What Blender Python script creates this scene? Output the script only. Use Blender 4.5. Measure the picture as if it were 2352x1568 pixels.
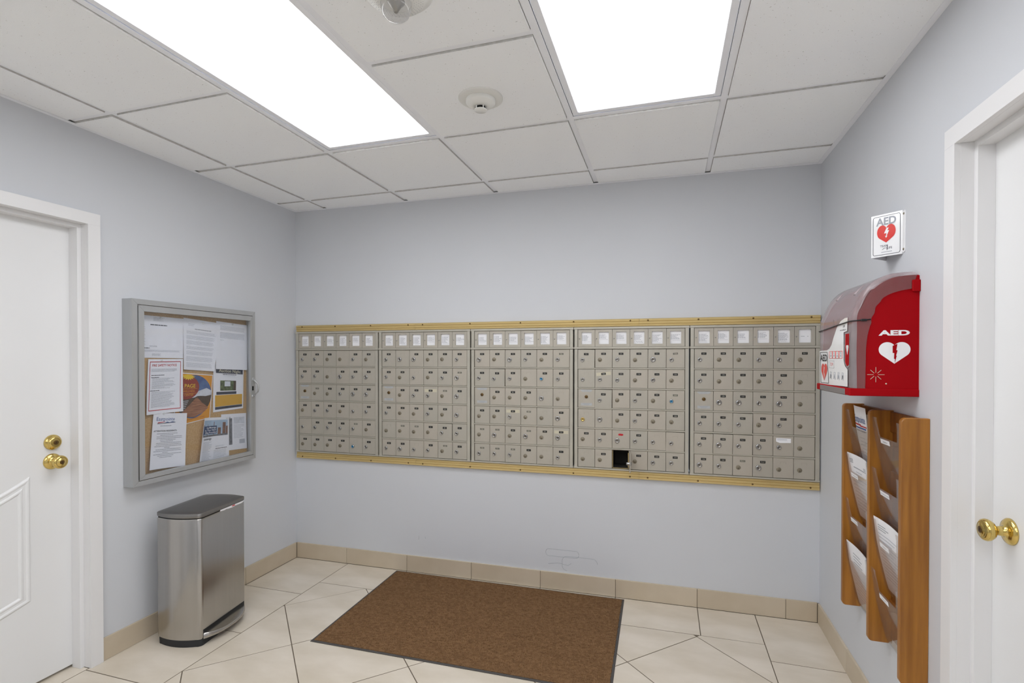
import bpy, bmesh, math, random
from mathutils import Vector, Matrix
random.seed(7)
sc = bpy.context.scene
for o in list(bpy.data.objects): bpy.data.objects.remove(o)
COL = sc.collection

# ------------------------------------------------------------------ camera, world, exposure
W, H, YR = 3.2552, 2.4178, 0.0594          # room width, ceiling height, back wall skew
BW = math.atan2(YR, W)                      # back wall is not quite square to the side walls
FRONT = -6.95                               # wall behind the camera
cam = bpy.data.objects.new('camera', bpy.data.cameras.new('camera'))
COL.objects.link(cam); sc.camera = cam
cam.data.sensor_width = 36.0
cam.data.lens = 1166.8254 * 36.0 / 2352
cam.data.shift_y = 49.1624 / 2352
cam.data.clip_start = 0.02
yaw, pitch = 0.2942, -0.0098
fw = Vector((-math.sin(yaw)*math.cos(pitch), math.cos(yaw)*math.cos(pitch), math.sin(pitch)))
rt = Vector((math.cos(yaw), math.sin(yaw), 0)); up = rt.cross(fw)
cam.matrix_world = Matrix(((rt.x, up.x, -fw.x, 2.4779), (rt.y, up.y, -fw.y, -2.963), (rt.z, up.z, -fw.z, 1.3932), (0, 0, 0, 1)))
wd = bpy.data.worlds.new('world'); sc.world = wd; wd.use_nodes = True
wd.node_tree.nodes['Background'].inputs[0].default_value = (.8, .85, .9, 1)
wd.node_tree.nodes['Background'].inputs[1].default_value = 0.3
sc.view_settings.view_transform = 'Standard'
sc.view_settings.look = 'None'
sc.view_settings.gamma = 1.0
sc.view_settings.exposure = 0.0
LAMP = 6.6                                  # diffuser radiance of the ceiling fixtures
try:
    sc.cycles.max_bounces = 14; sc.cycles.diffuse_bounces = 8; sc.cycles.transparent_max_bounces = 16
except Exception: pass

# ------------------------------------------------------------------ materials
def lin(c):
    if isinstance(c, str): c = [int(c[i:i+2], 16)/255 for i in (0, 2, 4)]
    return tuple((x/12.92 if x <= .04045 else ((x+.055)/1.055)**2.4) for x in c) + (1.,)
MATS = {}
def mat(name, col, rough=.5, metal=0., var=0., vscale=8., col2=None, bump=0., bscale=200., stretch=None, spec=.5, coat=0., aniso=None, speck=None, objvar=0.):
    if name in MATS: return MATS[name]
    m = bpy.data.materials.new(name); m.use_nodes = True; nt = m.node_tree; N = nt.nodes; Lk = nt.links
    b = N['Principled BSDF']; c = lin(col)
    b.inputs['Base Color'].default_value = c; b.inputs['Roughness'].default_value = rough; b.inputs['Metallic'].default_value = metal
    b.inputs['Specular IOR Level'].default_value = spec
    if coat: b.inputs['Coat Weight'].default_value = coat; b.inputs['Coat Roughness'].default_value = .08
    tc = N.new('ShaderNodeTexCoord'); mp = N.new('ShaderNodeMapping'); Lk.new(tc.outputs['Object'], mp.inputs[0])
    if stretch: mp.inputs['Scale'].default_value = stretch
    nz = N.new('ShaderNodeTexNoise'); nz.inputs['Scale'].default_value = vscale; nz.inputs['Detail'].default_value = 5; Lk.new(mp.outputs[0], nz.inputs['Vector'])
    rp = N.new('ShaderNodeValToRGB'); rp.color_ramp.elements[0].position = .35; rp.color_ramp.elements[1].position = .65
    v = var or .02
    rp.color_ramp.elements[0].color = lin(col2) if col2 else tuple(x*(1-v) for x in c[:3])+(1,)
    rp.color_ramp.elements[1].color = c if col2 else tuple(min(1, x*(1+v)) for x in c[:3])+(1,)
    Lk.new(nz.outputs['Fac'], rp.inputs[0]); out = rp.outputs[0]
    if speck:
        n2 = N.new('ShaderNodeTexNoise'); n2.inputs['Scale'].default_value = speck[0]; n2.inputs['Detail'].default_value = 1; Lk.new(mp.outputs[0], n2.inputs['Vector'])
        r2 = N.new('ShaderNodeValToRGB'); r2.color_ramp.elements[0].position = speck[1]; r2.color_ramp.elements[1].position = speck[1]+.04
        mx = N.new('ShaderNodeMix'); mx.data_type = 'RGBA'; Lk.new(n2.outputs['Fac'], r2.inputs[0]); Lk.new(r2.outputs[0], mx.inputs[0])
        Lk.new(out, mx.inputs[6]); mx.inputs[7].default_value = lin(speck[2]); out = mx.outputs[2]
    if objvar:
        oi = N.new('ShaderNodeObjectInfo'); mr = N.new('ShaderNodeValToRGB'); mr.color_ramp.elements[0].color = (1-objvar, 1-objvar*.8, 1-objvar, 1); mr.color_ramp.elements[1].color = (1+objvar, 1+objvar*.3, 1-objvar*.2, 1)
        m3 = N.new('ShaderNodeMix'); m3.data_type = 'RGBA'; m3.blend_type = 'MULTIPLY'; m3.inputs[0].default_value = 1; Lk.new(oi.outputs['Random'], mr.inputs[0]); Lk.new(out, m3.inputs[6]); Lk.new(mr.outputs[0], m3.inputs[7]); out = m3.outputs[2]
    Lk.new(out, b.inputs['Base Color'])
    if bump:
        nb = N.new('ShaderNodeTexNoise'); nb.inputs['Scale'].default_value = bscale; nb.inputs['Detail'].default_value = 3; Lk.new(mp.outputs[0], nb.inputs['Vector'])
        bp = N.new('ShaderNodeBump'); bp.inputs['Strength'].default_value = bump; bp.inputs['Distance'].default_value = .002
        Lk.new(nb.outputs['Fac'], bp.inputs['Height']); Lk.new(bp.outputs[0], b.inputs['Normal'])
    MATS[name] = m; return m
def glassy(name, tint, body, bodyfac, rough=.05, gloss=1.0):
    """thin clear sheet: mostly see-through, some of its own body colour, Fresnel gloss"""
    m = bpy.data.materials.new(name); m.use_nodes = True; nt = m.node_tree; N = nt.nodes; Lk = nt.links
    for n in list(N):
        if n.type == 'BSDF_PRINCIPLED': N.remove(n)
    outn = [n for n in N if n.type == 'OUTPUT_MATERIAL'][0]
    t = N.new('ShaderNodeBsdfTransparent'); t.inputs[0].default_value = lin(tint)
    d = N.new('ShaderNodeBsdfDiffuse'); d.inputs[0].default_value = lin(body)
    nz = N.new('ShaderNodeTexNoise'); nz.inputs['Scale'].default_value = 9; ma = N.new('ShaderNodeMath'); ma.operation = 'MULTIPLY_ADD'
    ma.inputs[1].default_value = bodyfac*.3; ma.inputs[2].default_value = bodyfac*.85; Lk.new(nz.outputs['Fac'], ma.inputs[0])
    m1 = N.new('ShaderNodeMixShader'); Lk.new(ma.outputs[0], m1.inputs[0]); Lk.new(t.outputs[0], m1.inputs[1]); Lk.new(d.outputs[0], m1.inputs[2])
    g = N.new('ShaderNodeBsdfGlossy'); g.inputs['Roughness'].default_value = rough
    fr = N.new('ShaderNodeLayerWeight'); po = N.new('ShaderNodeMath'); po.operation = 'POWER'; po.inputs[1].default_value = 5; Lk.new(fr.outputs['Facing'], po.inputs[0])
    mu = N.new('ShaderNodeMath'); mu.operation = 'MULTIPLY_ADD'; mu.inputs[1].default_value = .9*gloss; mu.inputs[2].default_value = .035*gloss; Lk.new(po.outputs[0], mu.inputs[0])
    m2 = N.new('ShaderNodeMixShader'); Lk.new(mu.outputs[0], m2.inputs[0]); Lk.new(m1.outputs[0], m2.inputs[1]); Lk.new(g.outputs[0], m2.inputs[2])
    Lk.new(m2.outputs[0], outn.inputs[0]); MATS[name] = m; return m
def emit(name, col, s):
    m = bpy.data.materials.new(name); m.use_nodes = True; b = m.node_tree.nodes['Principled BSDF']
    b.inputs['Base Color'].default_value = lin(col); b.inputs['Emission Color'].default_value = lin(col); b.inputs['Emission Strength'].default_value = s
    MATS[name] = m; return m
M = MATS
mat('wall', 'cfd2d7', .65, var=.012, vscale=1.5, bump=.05, bscale=260)
mat('white', 'e6e6e7', .38, var=.012, vscale=2)
mat('doorwhite', 'e6e7e8', .35, var=.012, vscale=2, bump=.03, bscale=120)
mat('ceil', 'fafcff', .9, var=.012, vscale=3, bump=.35, bscale=420, speck=(190, .74, 'c2c2c0'))
mat('tee', 'f5f7fc', .45)
mat('ceiledge', 'cfcecb', .9, var=.08, vscale=60)
mat('void', '101010', .9)
mat('tile', 'ddd4c6', .24, var=.04, vscale=3.0, col2='cfc5b4', bump=.02, bscale=18, stretch=(1, 2.2, 1))
mat('basetile', 'cabda8', .35, var=.05, vscale=4, col2='c0b29b')
mat('grout', '655a4c', .9, var=.1, vscale=30)
mat('mbox', 'b7b2a7', .45, metal=.3, var=.03, vscale=14, bump=.03, bscale=300, objvar=.03)
mat('mframe', 'bcb8ac', .4, metal=.4, var=.04, vscale=10)
mat('mdark', '5d5547', .8)
mat('cavity_shade', '2b2925', .8)  # near-black: shade of the open compartment put into the colour
mat('gold', 'd0b87f', .4, metal=.5, var=.05, vscale=6, stretch=(.3, 6, 6))
mat('chrome', 'b9babb', .22, metal=1.)
mat('chrome2', '97938c', .3, metal=1.)
mat('dull', '877f6e', .5, metal=.5)
mat('brass', 'd7bd73', .16, metal=1., var=.05, vscale=20)
mat('brassdark', '6b5433', .4, metal=.8)
mat('bluelock', '2f86b4', .3, metal=.3)
mat('black', '17181a', .5)
mat('plate', '121312', .4)
mat('plateworn', '6d6c64', .6)
mat('lettering', 'bdbbb2', .6)
mat('ghost', 'a39b8c', .6)
mat('tape', 'ccc6b0', .4)
mat('red', 'c0222c', .6)
mat('paper', 'f1f2f6', .7, var=.01)
mat('ink', 'a3a6ad', .8)
mat('inkdark', '505259', .8)
mat('inkfaint', 'babec6', .8)
mat('sticker', 'b9bcbd', .35, metal=.3)
mat('alum', 'b7b9ba', .38, metal=.5, var=.02, vscale=20, stretch=(1, 1, .2))
mat('hinge', '6d6e6e', .5, metal=.5)
mat('cork', 'cfad7d', .85, var=.12, vscale=160, col2='bb9663', bump=.2, bscale=300)
mat('steel', 'b5b2ae', .25, metal=1., var=.02, vscale=80, stretch=(1, 1, .02))
mat('steeltop', '918f8d', .36, metal=1., var=.02, vscale=80)
mat('rubber', '25272a', .6, var=.05)
mat('matedge', '4b4846', .75, var=.05)
mat('aedred', 'a1000c', .6, spec=.12, var=.02, bump=.1, bscale=500)
mat('inner', '7d7776', .6)
mat('wood', 'ab7227', .42, var=.2, vscale=5, col2='8c581a', stretch=(9, 9, .55), bump=.05, bscale=40, coat=.15)
mat('woodback', '8a5520', .45, var=.2, vscale=5, col2='6b3d12', stretch=(9, 9, .55))
mat('plastic', 'e4e4e0', .4)
mat('signface', 'f4f5f7', .1, coat=.6)
mat('signgrey', '9ea2ab', .2)
mat('signred', 'd8332b', .2)
mat('navy', '2c3348', .3)
mat('orange', 'e0981f', .6)
mat('yellow', 'e8c326', .6)
mat('maroon', '8f2a20', .6)
mat('skyblue', '54719f', .6, var=.2, vscale=30, col2='3c5688')
mat('cloud', 'd5d9e0', .6, var=.1, vscale=40)
mat('brownland', '4b382a', .6, var=.2, vscale=60)
mat('copper', 'b07a58', .6, var=.3, vscale=60, col2='7d4a33', stretch=(.3, 1, 4))
mat('green', '6f7f52', .6, var=.3, vscale=60, col2='39442e')
mat('navyblue', '22406b', .6, var=.1)
mat('sky2', 'a8bfd4', .6, var=.1)
mat('gold2', 'd8a631', .6)
mat('brick', '7d5a4c', .6, var=.2, vscale=60)
mat('bluelogo', '45629c', .6)
mat('greylogo', '6f7076', .6, var=.3, vscale=80)
mat('scuff', 'a9aeb6', .6)
emit('lamp', 'fbfcff', LAMP)
glassy('glass', 'f8f9fb', 'dfe6e2', .02, .03)
glassy('acrylic', 'f8f5f3', 'e9e2de', .06, .06)
glassy('cover', 'dfd0d1', 'd8cdd0', .34, .12, 1.)
glassy('coverside', 'dcc4c4', 'd3c2c4', .13, .14, .8)
glassy('dome', 'f2f2f2', 'e8e8e8', .18, .03)

# ------------------------------------------------------------------ mesh helpers
class MB:
    def __init__(s): s.v = []; s.f = []; s.m = []; s.mi = 0; s.sm = []
    def add(s, vs, fs, smooth=False, mi=None):
        o = len(s.v); s.v += [tuple(p) for p in vs]
        for f in fs: s.f.append([i+o for i in f]); s.m.append(s.mi if mi is None else mi); s.sm.append(smooth)
        return s
    def box(s, x0, x1, y0, y1, z0, z1, b=0., mi=None):
        if b <= 0:
            v = [(x, y, z) for x in (x0, x1) for y in (y0, y1) for z in (z0, z1)]
            return s.add(v, [(0, 1, 3, 2), (4, 6, 7, 5), (0, 4, 5, 1), (2, 3, 7, 6), (0, 2, 6, 4), (1, 5, 7, 3)], mi=mi)
        bm = bmesh.new(); bmesh.ops.create_cube(bm, size=1.)
        for v in bm.verts: v.co = ((x0+x1)/2+v.co.x*(x1-x0), (y0+y1)/2+v.co.y*(y1-y0), (z0+z1)/2+v.co.z*(z1-z0))
        bmesh.ops.bevel(bm, geom=list(bm.edges), offset=b, segments=1 if b < .004 else 2, affect='EDGES')
        bm.verts.index_update(); s.add([v.co[:] for v in bm.verts], [[v.index for v in f.verts] for f in bm.faces], mi=mi); bm.free(); return s
    def lathe(s, prof, c=(0, 0, 0), axis='-y', seg=24, mi=None, smooth=True, cap=True):
        """prof: (radius, height along axis)"""
        def P(r, h, a):
            x, y = r*math.cos(a), r*math.sin(a)
            return {'-y': (x, -h, y), '+y': (x, h, y), 'z': (x, y, h), '-z': (x, -y, -h), '+x': (h, x, y), '-x': (-h, x, y)}[axis]
        vs = []; n = len(prof)
        for r, h in prof:
            for k in range(seg): p = P(r, h, 2*math.pi*k/seg); vs.append((p[0]+c[0], p[1]+c[1], p[2]+c[2]))
        fs = [(i*seg+k, i*seg+(k+1) % seg, (i+1)*seg+(k+1) % seg, (i+1)*seg+k) for i in range(n-1) for k in range(seg)]
        s.add(vs, fs, smooth, mi)
        if cap and prof[-1][0] > 1e-6: s.f.append([len(s.v)-seg+k for k in range(seg)]); s.m.append(s.mi if mi is None else mi); s.sm.append(False)
        return s
    def prism(s, poly, a0, a1, plane='xz', mi=None):
        def P(u, v, w): return {'xz': (u, w, v), 'xy': (u, v, w), 'yz': (w, u, v)}[plane]
        n = len(poly); vs = [P(u, v, a0) for u, v in poly]+[P(u, v, a1) for u, v in poly]
        return s.add(vs, [list(range(n)), list(range(2*n-1, n-1, -1))]+[(i, i+n, (i+1) % n+n, (i+1) % n) for i in range(n)], mi=mi)
    def flat(s, poly, y, mi=None): return s.add([(u, y, v) for u, v in poly], [list(range(len(poly)))], mi=mi)
    def rect(s, x0, x1, z0, z1, y, mi=None): return s.flat([(x0, z0), (x1, z0), (x1, z1), (x0, z1)], y, mi)
    def tube(s, pts, r, seg=8, mi=None, closed=False):
        pts = [Vector(p) for p in pts]; n = len(pts); vs = []
        for i, p in enumerate(pts):
            a = pts[(i-1) % n] if (closed or i) else p; b = pts[(i+1) % n] if (closed or i < n-1) else p
            d = (b-a).normalized(); u = d.cross(Vector((0, 0, 1)) if abs(d.z) < .9 else Vector((1, 0, 0))).normalized(); w = d.cross(u)
            vs += [p+r*(math.cos(2*math.pi*k/seg)*u+math.sin(2*math.pi*k/seg)*w) for k in range(seg)]
        m = n if closed else n-1
        fs = [(i*seg+k, i*seg+(k+1) % seg, ((i+1) % n)*seg+(k+1) % seg, ((i+1) % n)*seg+k) for i in range(m) for k in range(seg)]
        if not closed: fs += [list(range(seg-1, -1, -1)), [(n-1)*seg+k for k in range(seg)]]
        return s.add(vs, fs, True, mi)
    def text(s, t, x, z, size, y, mi=None, align='CENTER', fn=None, sx=1., bold=0.):
        vs, fs = text_geo(t, align, bold)
        P = fn or (lambda u, v: (x+u, y, z+v))
        return s.add([P(a*size*sx, b*size) for a, b in vs], fs, mi=mi)
    def mesh(s, name, mats):
        me = bpy.data.meshes.new(name); me.from_pydata(s.v, [], s.f)
        for m in (mats if isinstance(mats, (list, tuple)) else [mats]): me.materials.append(M[m])
        me.polygons.foreach_set('material_index', s.m); me.polygons.foreach_set('use_smooth', s.sm)
        bm = bmesh.new(); bm.from_mesh(me); bmesh.ops.recalc_face_normals(bm, faces=bm.faces); bm.to_mesh(me); bm.free()
        me.update(); return me
    def build(s, name, mats, parent=None, loc=None):
        return link(name, s.mesh(name, mats), parent, loc)
_tx = {}
def text_geo(t, align='CENTER', bold=0.):
    k = (t, align, bold)
    if k not in _tx:
        cu = bpy.data.curves.new('t', 'FONT'); cu.body = t; cu.size = 1.; cu.align_x = align; cu.resolution_u = 2 if len(t) > 4 or t.isdigit() else 5; cu.offset = bold
        ob = bpy.data.objects.new('t', cu); COL.objects.link(ob)
        dg = bpy.context.evaluated_depsgraph_get(); me = bpy.data.meshes.new_from_object(ob.evaluated_get(dg))
        _tx[k] = ([(v.co.x, v.co.y) for v in me.vertices], [list(p.vertices) for p in me.polygons])
        bpy.data.meshes.remove(me); bpy.data.objects.remove(ob); bpy.data.curves.remove(cu)
    return _tx[k]
def link(name, me, parent=None, loc=None):
    o = bpy.data.objects.new(name, me); COL.objects.link(o)
    if parent: o.parent = parent
    if loc: o.location = loc
    return o
def thing(name, label, cat, loc=(0, 0, 0), rz=0., group=None):
    o = bpy.data.objects.new(name, None); COL.objects.link(o); o.location = loc; o.rotation_euler = (0, 0, rz); o.empty_display_size = .05
    tag(o, label, cat, group); return o
def tag(o, label, cat=None, group=None):
    o['label'] = label
    if cat: o['category'] = cat
    if group: o['group'] = group
    return o
def struct(o, label=None, cat='room'):
    o['kind'] = 'structure'
    if label: o['label'] = label; o['category'] = cat
    return o
def clip(poly, a, b, c):
    """keep the part of poly where a*x+b*y<=c"""
    out = []
    for i, p in enumerate(poly):
        q = poly[(i+1) % len(poly)]; dp = a*p[0]+b*p[1]-c; dq = a*q[0]+b*q[1]-c
        if dp <= 0: out.append(p)
        if dp*dq < 0: t = dp/(dp-dq); out.append((p[0]+t*(q[0]-p[0]), p[1]+t*(q[1]-p[1])))
    return out
def shrink(poly, g):
    n = len(poly); ar = sum(poly[i][0]*poly[(i+1) % n][1]-poly[(i+1) % n][0]*poly[i][1] for i in range(n))
    if ar < 0: poly = poly[::-1]
    out = poly
    for i in range(n):
        p, q = poly[i], poly[(i+1) % n]; dx, dy = q[0]-p[0], q[1]-p[1]; L = math.hypot(dx, dy)
        if L < 1e-5: continue
        nx, ny = dy/L, -dx/L; out = clip(out, nx, ny, nx*p[0]+ny*p[1]-g)
        if len(out) < 3: return []
    return out
def area(p): return abs(sum(p[i][0]*p[(i+1) % len(p)][1]-p[(i+1) % len(p)][0]*p[i][1] for i in range(len(p))))/2
LEFT, RIGHT = math.pi/2, -math.pi/2
BACKWALL = (0., 0., 0.)

# ------------------------------------------------------------------ setting: floor
DLx, DRx = -.081, W+.071                    # faces of the two doors, set back in the walls
DL = (-2.167, -1.341); DR = (-2.067, -1.256)   # door openings (y)
fl = MB().box(-.35, W+.35, FRONT-.12, .25, -.10, -.0016).build('floor', 'grout'); struct(fl, 'beige stone tile floor laid in a border and diagonal pattern', 'floor')
def floor_tile(poly, mi='tile'):
    p = shrink(poly, .0022)
    if len(p) < 3 or area(p) < .0008: return
    cx = sum(q[0] for q in p)/len(p); cy = sum(q[1] for q in p)/len(p)
    bm = MB(); q = shrink(p, .0012); n = len(p)
    if len(q) != n: q = p
    z1, z0, zb = random.uniform(-.0003, 0), -.0007, -.003
    L0 = [(a-cx, b-cy) for a, b in p]; L1 = [(a-cx, b-cy) for a, b in q]
    ar = sum(L0[i][0]*L0[(i+1) % n][1]-L0[(i+1) % n][0]*L0[i][1] for i in range(n))
    ar1 = sum(L1[i][0]*L1[(i+1) % n][1]-L1[(i+1) % n][0]*L1[i][1] for i in range(n))
    if ar*ar1 < 0: L1 = L1[::-1]
    k = min(range(n), key=lambda k: math.hypot(L1[k][0]-L0[0][0], L1[k][1]-L0[0][1])); L1 = L1[k:]+L1[:k]
    vs = [(a, b, z1) for a, b in L1]+[(a, b, z0) for a, b in L0]+[(a, b, zb) for a, b in L0]
    fs = [list(range(n))]+[(i, (i+1) % n, n+(i+1) % n, n+i) for i in range(n)]+[(n+i, n+(i+1) % n, 2*n+(i+1) % n, 2*n+i) for i in range(n)]
    bm.add(vs, fs); bm.build('tile', mi, fl, (cx, cy, 0))
def back(x): return x*YR/W
XL, XR, YB = .42, 2.943, -.308              # borders
xs = [.0, XL, .86, 1.305, 1.752, 2.2, 2.649, XR, W]
for i in range(1, 7):
    x0, x1 = xs[i], xs[i+1]; floor_tile([(x0, back(x0)-.01), (x1, back(x1)-.01), (x1, back(x1)+YB), (x0, back(x0)+YB)])
yl = [.0, -.465, -.910, -1.355]
while yl[-1] > FRONT: yl.append(yl[-1]-.445)
for i in range(len(yl)-1):
    if i: floor_tile([(.0, yl[i]), (XL, yl[i]), (XL, yl[i+1]), (.0, yl[i+1])])
    else: floor_tile([(.01, -.01), (XL, back(XL)-.01), (XL, yl[1]), (.01, yl[1])])
yr = [.05, -.395, -.840, -1.285]
while yr[-1] > FRONT: yr.append(yr[-1]-.445)
for i in range(len(yr)-1):
    t = back(XR)-.01 if i == 0 else yr[i]; t2 = back(W)-.01 if i == 0 else yr[i]
    floor_tile([(XR, t), (W, t2), (W, yr[i+1]), (XR, yr[i+1])])
for (x0, x1, (ya, yb)) in ((DLx-.08, 0, DL), (W, DRx+.08, DR)):     # thresholds inside the doorways
    for j in range(2):
        ym = ya+(yb-ya)*j/2; floor_tile([(x0, ym), (x1, ym), (x1, ym+(yb-ya)/2), (x0, ym+(yb-ya)/2)])
a0, b0, sa, sb = -.182, 1.038, .634, .622    # diagonal tiles: a = x+y, b = x-y
for i in range(-14, 8):
    for j in range(-4, 18):
        A0, A1, B0, B1 = a0+i*sa, a0+(i+1)*sa, b0+j*sb, b0+(j+1)*sb
        poly = [((a+b)/2, (a-b)/2) for a, b in ((A0, B0), (A1, B0), (A1, B1), (A0, B1))]
        for c in ((-1, 0, -XL), (1, 0, XR), (0, -1, -FRONT), (-YR/W, 1, YB)):
            if len(poly) >= 3: poly = clip(poly, *c)
        if len(poly) >= 3 and area(poly) > .001: floor_tile(poly)

# ------------------------------------------------------------------ setting: walls
T = .14; ZT = H+.16
MX0, MX1, MZ0, MZ1 = .02, 3.25, .728, 1.588   # opening for the mail boxes
wb = MB(); wb.box(-.02, W+.02, 0, T, -.05, MZ0); wb.box(-.02, W+.02, 0, T, MZ1, ZT); wb.box(-.02, MX0, 0, T, MZ0, MZ1); wb.box(MX1, W+.02, 0, T, MZ0, MZ1)
wallb = struct(wb.build('wall_back', 'wall'), 'pale blue grey back wall around the bank of mail boxes', 'wall'); wallb.rotation_euler = (0, 0, BW)
def side_wall(name, x0, x1, door, label, y1=.02):
    ya, yb = door; b = MB()
    b.box(x0, x1, FRONT, ya, -.05, ZT); b.box(x0, x1, yb, y1, -.05, ZT); b.box(x0, x1, ya, yb, 2.0, ZT)
    return struct(b.build(name, 'wall'), label, 'wall')
wl = side_wall('wall_left', -T, 0, (DL[0]-.02, DL[1]+.02), 'pale blue grey wall on the left with a doorway', .1)
wr = side_wall('wall_right', W, W+T, (DR[0]-.02, DR[1]+.02), 'pale blue grey wall on the right with a doorway', back(W)+.1)
wf = struct(MB().box(-.3, W+.3, FRONT-.12, FRONT-.0, -.05, ZT).build('wall_front', 'wall'), 'pale wall behind the viewer', 'wall')
# faint scuffs on the back wall
def rr(x0, x1, z0, z1, r=.012, n=5):
    pts = []
    for cx, cz, a in ((x1-r, z1-r, 0), (x0+r, z1-r, 90), (x0+r, z0+r, 180), (x1-r, z0+r, 270)):
        pts += [(cx+r*math.cos(math.radians(a+90*k/n)), cz+r*math.sin(math.radians(a+90*k/n))) for k in range(n+1)]
    return pts
for pts in (rr(1.785, 1.985, .198, .24, .018), rr(1.885, 2.095, .118, .205, .03)[:18], [(.94, .235), (.943, .225), (.94, .212)], [(.985, .235), (.99, .222)], [(1.80, .15), (1.86, .16), (1.92, .15), (1.94, .165)]):
    m = MB(); m.tube([(x, -.0002, z) for x, z in pts], .0011, 4); tag(m.build('scuff_mark', 'scuff', wallb), 'thin grey scuff on the paint')
# skirting tiles
bb = struct(MB().box(.0, W, -.006, .0, 0, .100).build('baseboard_back', 'grout'), 'beige tile skirting along the back wall', 'baseboard'); bb.rotation_euler = (0, 0, BW)
bx = [.010, .407, .859, 1.308, 1.753, 2.2, 2.649, 3.095, W-.01]
def base_tile(L, h=.104): return MB().box(.0012, L-.0012, -.010, 0, .0004, h, .0008)
for i in range(8): base_tile(bx[i+1]-bx[i]).build('tile', 'basetile', bb, (bx[i], 0, 0))
bl = struct(MB().box(0, .006, -1.289, -.004, 0, .100).build('baseboard_left', 'grout'), 'beige tile skirting along the left wall', 'baseboard')
for y0, y1 in ((-.462, -.0105), (-.912, -.462), (-1.289, -.912)):
    o = base_tile(y1-y0).build('tile', 'basetile', bl, (0, y0, 0)); o.rotation_euler = (0, 0, LEFT)
yb_ = DL[0]-.055
br = struct(MB().box(W-.006, W, -1.203, .05, 0, .100).build('baseboard_right', 'grout'), 'beige tile skirting along the right wall', 'baseboard')
for y0, y1 in ((-.395, .047), (-.845, -.395), (-1.203, -.845)):
    o = base_tile(y1-y0).build('tile', 'basetile', br, (W, y1, 0)); o.rotation_euler = (0, 0, RIGHT)

# ------------------------------------------------------------------ setting: suspended ceiling
G = .6096; GX = .2557; GYB = -.1884
cl = struct(MB().box(-.15, W+.15, FRONT, .2, H+.12, H+.16).build('ceiling', 'void'), 'suspended ceiling of white mineral tiles in a white metal grid', 'ceiling')
gx = [0.]+[GX+i*G for i in range(5)]+[W]
gy = [None]+[GYB-i*G for i in range(12)]
while gy[-1] < FRONT: gy.pop()
gy.append(FRONT)
LIGHTS = {(2, 2), (2, 3), (4, 2), (4, 3), (2, 5), (2, 6), (4, 5), (4, 6), (2, 8), (2, 9), (4, 8), (4, 9)}      # cells taken by fixtures (column, row)
for i in range(len(gx)-1):
    for j in range(len(gy)-1):
        if (i, j) in LIGHTS: continue
        x0, x1 = gx[i]+.004, gx[i+1]-.004; ya = back(gx[i]) if j == 0 else gy[j]; yb2 = back(gx[i+1]) if j == 0 else gy[j]
        y0 = gy[j+1]+.004
        z = H+random.uniform(-.001, .0015); m_ = .0105
        cx, cy = (x0+x1)/2, (y0+(ya or 0))/2
        L_, R_ = (0 if i == 0 else m_), (0 if i == len(gx)-2 else m_); B_ = 0 if j == 0 else m_
        po = [(x0-cx, y0-cy), (x1-cx, y0-cy), (x1-cx, yb2-.004-cy), (x0-cx, ya-.004-cy)]
        pi = [(x0-cx+L_, y0-cy+m_), (x1-cx-R_, y0-cy+m_), (x1-cx-R_, yb2-.004-B_-cy), (x0-cx+L_, ya-.004-B_-cy)]
        # tegular edge: the face hangs a little lower than the grid, its raw cut edge shows
        vs = [(a, b, -.0072) for a, b in pi]+[(a, b, .003) for a, b in pi]+[(a, b, .003) for a, b in po]+[(a, b, .018) for a, b in po]
        fs = [(0, 1, 2, 3)]+[(k*4+n, k*4+(n+1) % 4, k*4+4+(n+1) % 4, k*4+4+n) for k in range(3) for n in range(4)]+[(12, 13, 14, 15)]
        b = MB(); b.add(vs, fs); b.m = [0]+[1]*(len(fs)-1); b.build('ceiling_tile', ['ceil', 'ceiledge'], cl, (cx, cy, z))
def tee(x0, x1, y0, y1):
    cx, cy = (x0+x1)/2, (y0+y1)/2; b = MB().box(x0-cx, x1-cx, y0-cy, y1-cy, 0, .0015)
    if x1-x0 > y1-y0: b.box(x0-cx, x1-cx, -.001, .001, .0015, .03)
    else: b.box(-.001, .001, y0-cy, y1-cy, .0015, .03)
    b.build('grid_tee', 'tee', cl, (cx, cy, H))
tw = .0125
for x in gx[1:-1]: tee(x-tw, x+tw, FRONT, back(x)-.02)
for y in gy[1:-1]:
    for i in range(len(gx)-1):
        if (i, gy.index(y)) in LIGHTS and (i, gy.index(y)-1) in LIGHTS: continue
        tee(gx[i]+(tw if i else .02), gx[i+1]-(tw if i < len(gx)-2 else .02), y-tw, y+tw)
MB().box(0, .022, FRONT, 0, H-.0085, H-.0072).build('wall_angle', 'tee', cl); MB().box(W-.022, W, FRONT, back(W), H-.0085, H-.0072).build('wall_angle', 'tee', cl)
o = MB().box(.0225, W-.0225, -.022, 0, H-.0085, H-.0072).build('wall_angle', 'tee', cl); o.rotation_euler = (0, 0, BW)

# ceiling fixtures
def fixture(ci, cj, label):
    x0, x1 = gx[ci]+.0135, gx[ci+1]-.0135; y1, y0 = gy[cj]-.0135, gy[cj+2]+.0135
    t = thing('ceiling_light', label, 'ceiling light', ((x0+x1)/2, (y0+y1)/2, H), group='recessed fluorescent troffers')
    hx, hy = (x1-x0)/2, (y1-y0)/2; w = .026; b = MB()
    for a in ((-hx, -hx+w, -hy, hy), (hx-w, hx, -hy, hy), (-hx+w, hx-w, -hy, -hy+w), (-hx+w, hx-w, hy-w, hy)): b.box(*a, .002, .05, .002)
    b.box(-hx, hx, -hy, hy, .09, .095); b.build('frame', 'tee', t)
    MB().box(-hx+w, hx-w, -hy+w, hy-w, .006, .010).build('diffuser', 'lamp', t)
fixture(2, 2, 'long glowing ceiling light panel, left one of the two in view')
fixture(4, 2, 'long glowing ceiling light panel, right one nearer the red cabinet')
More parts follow.
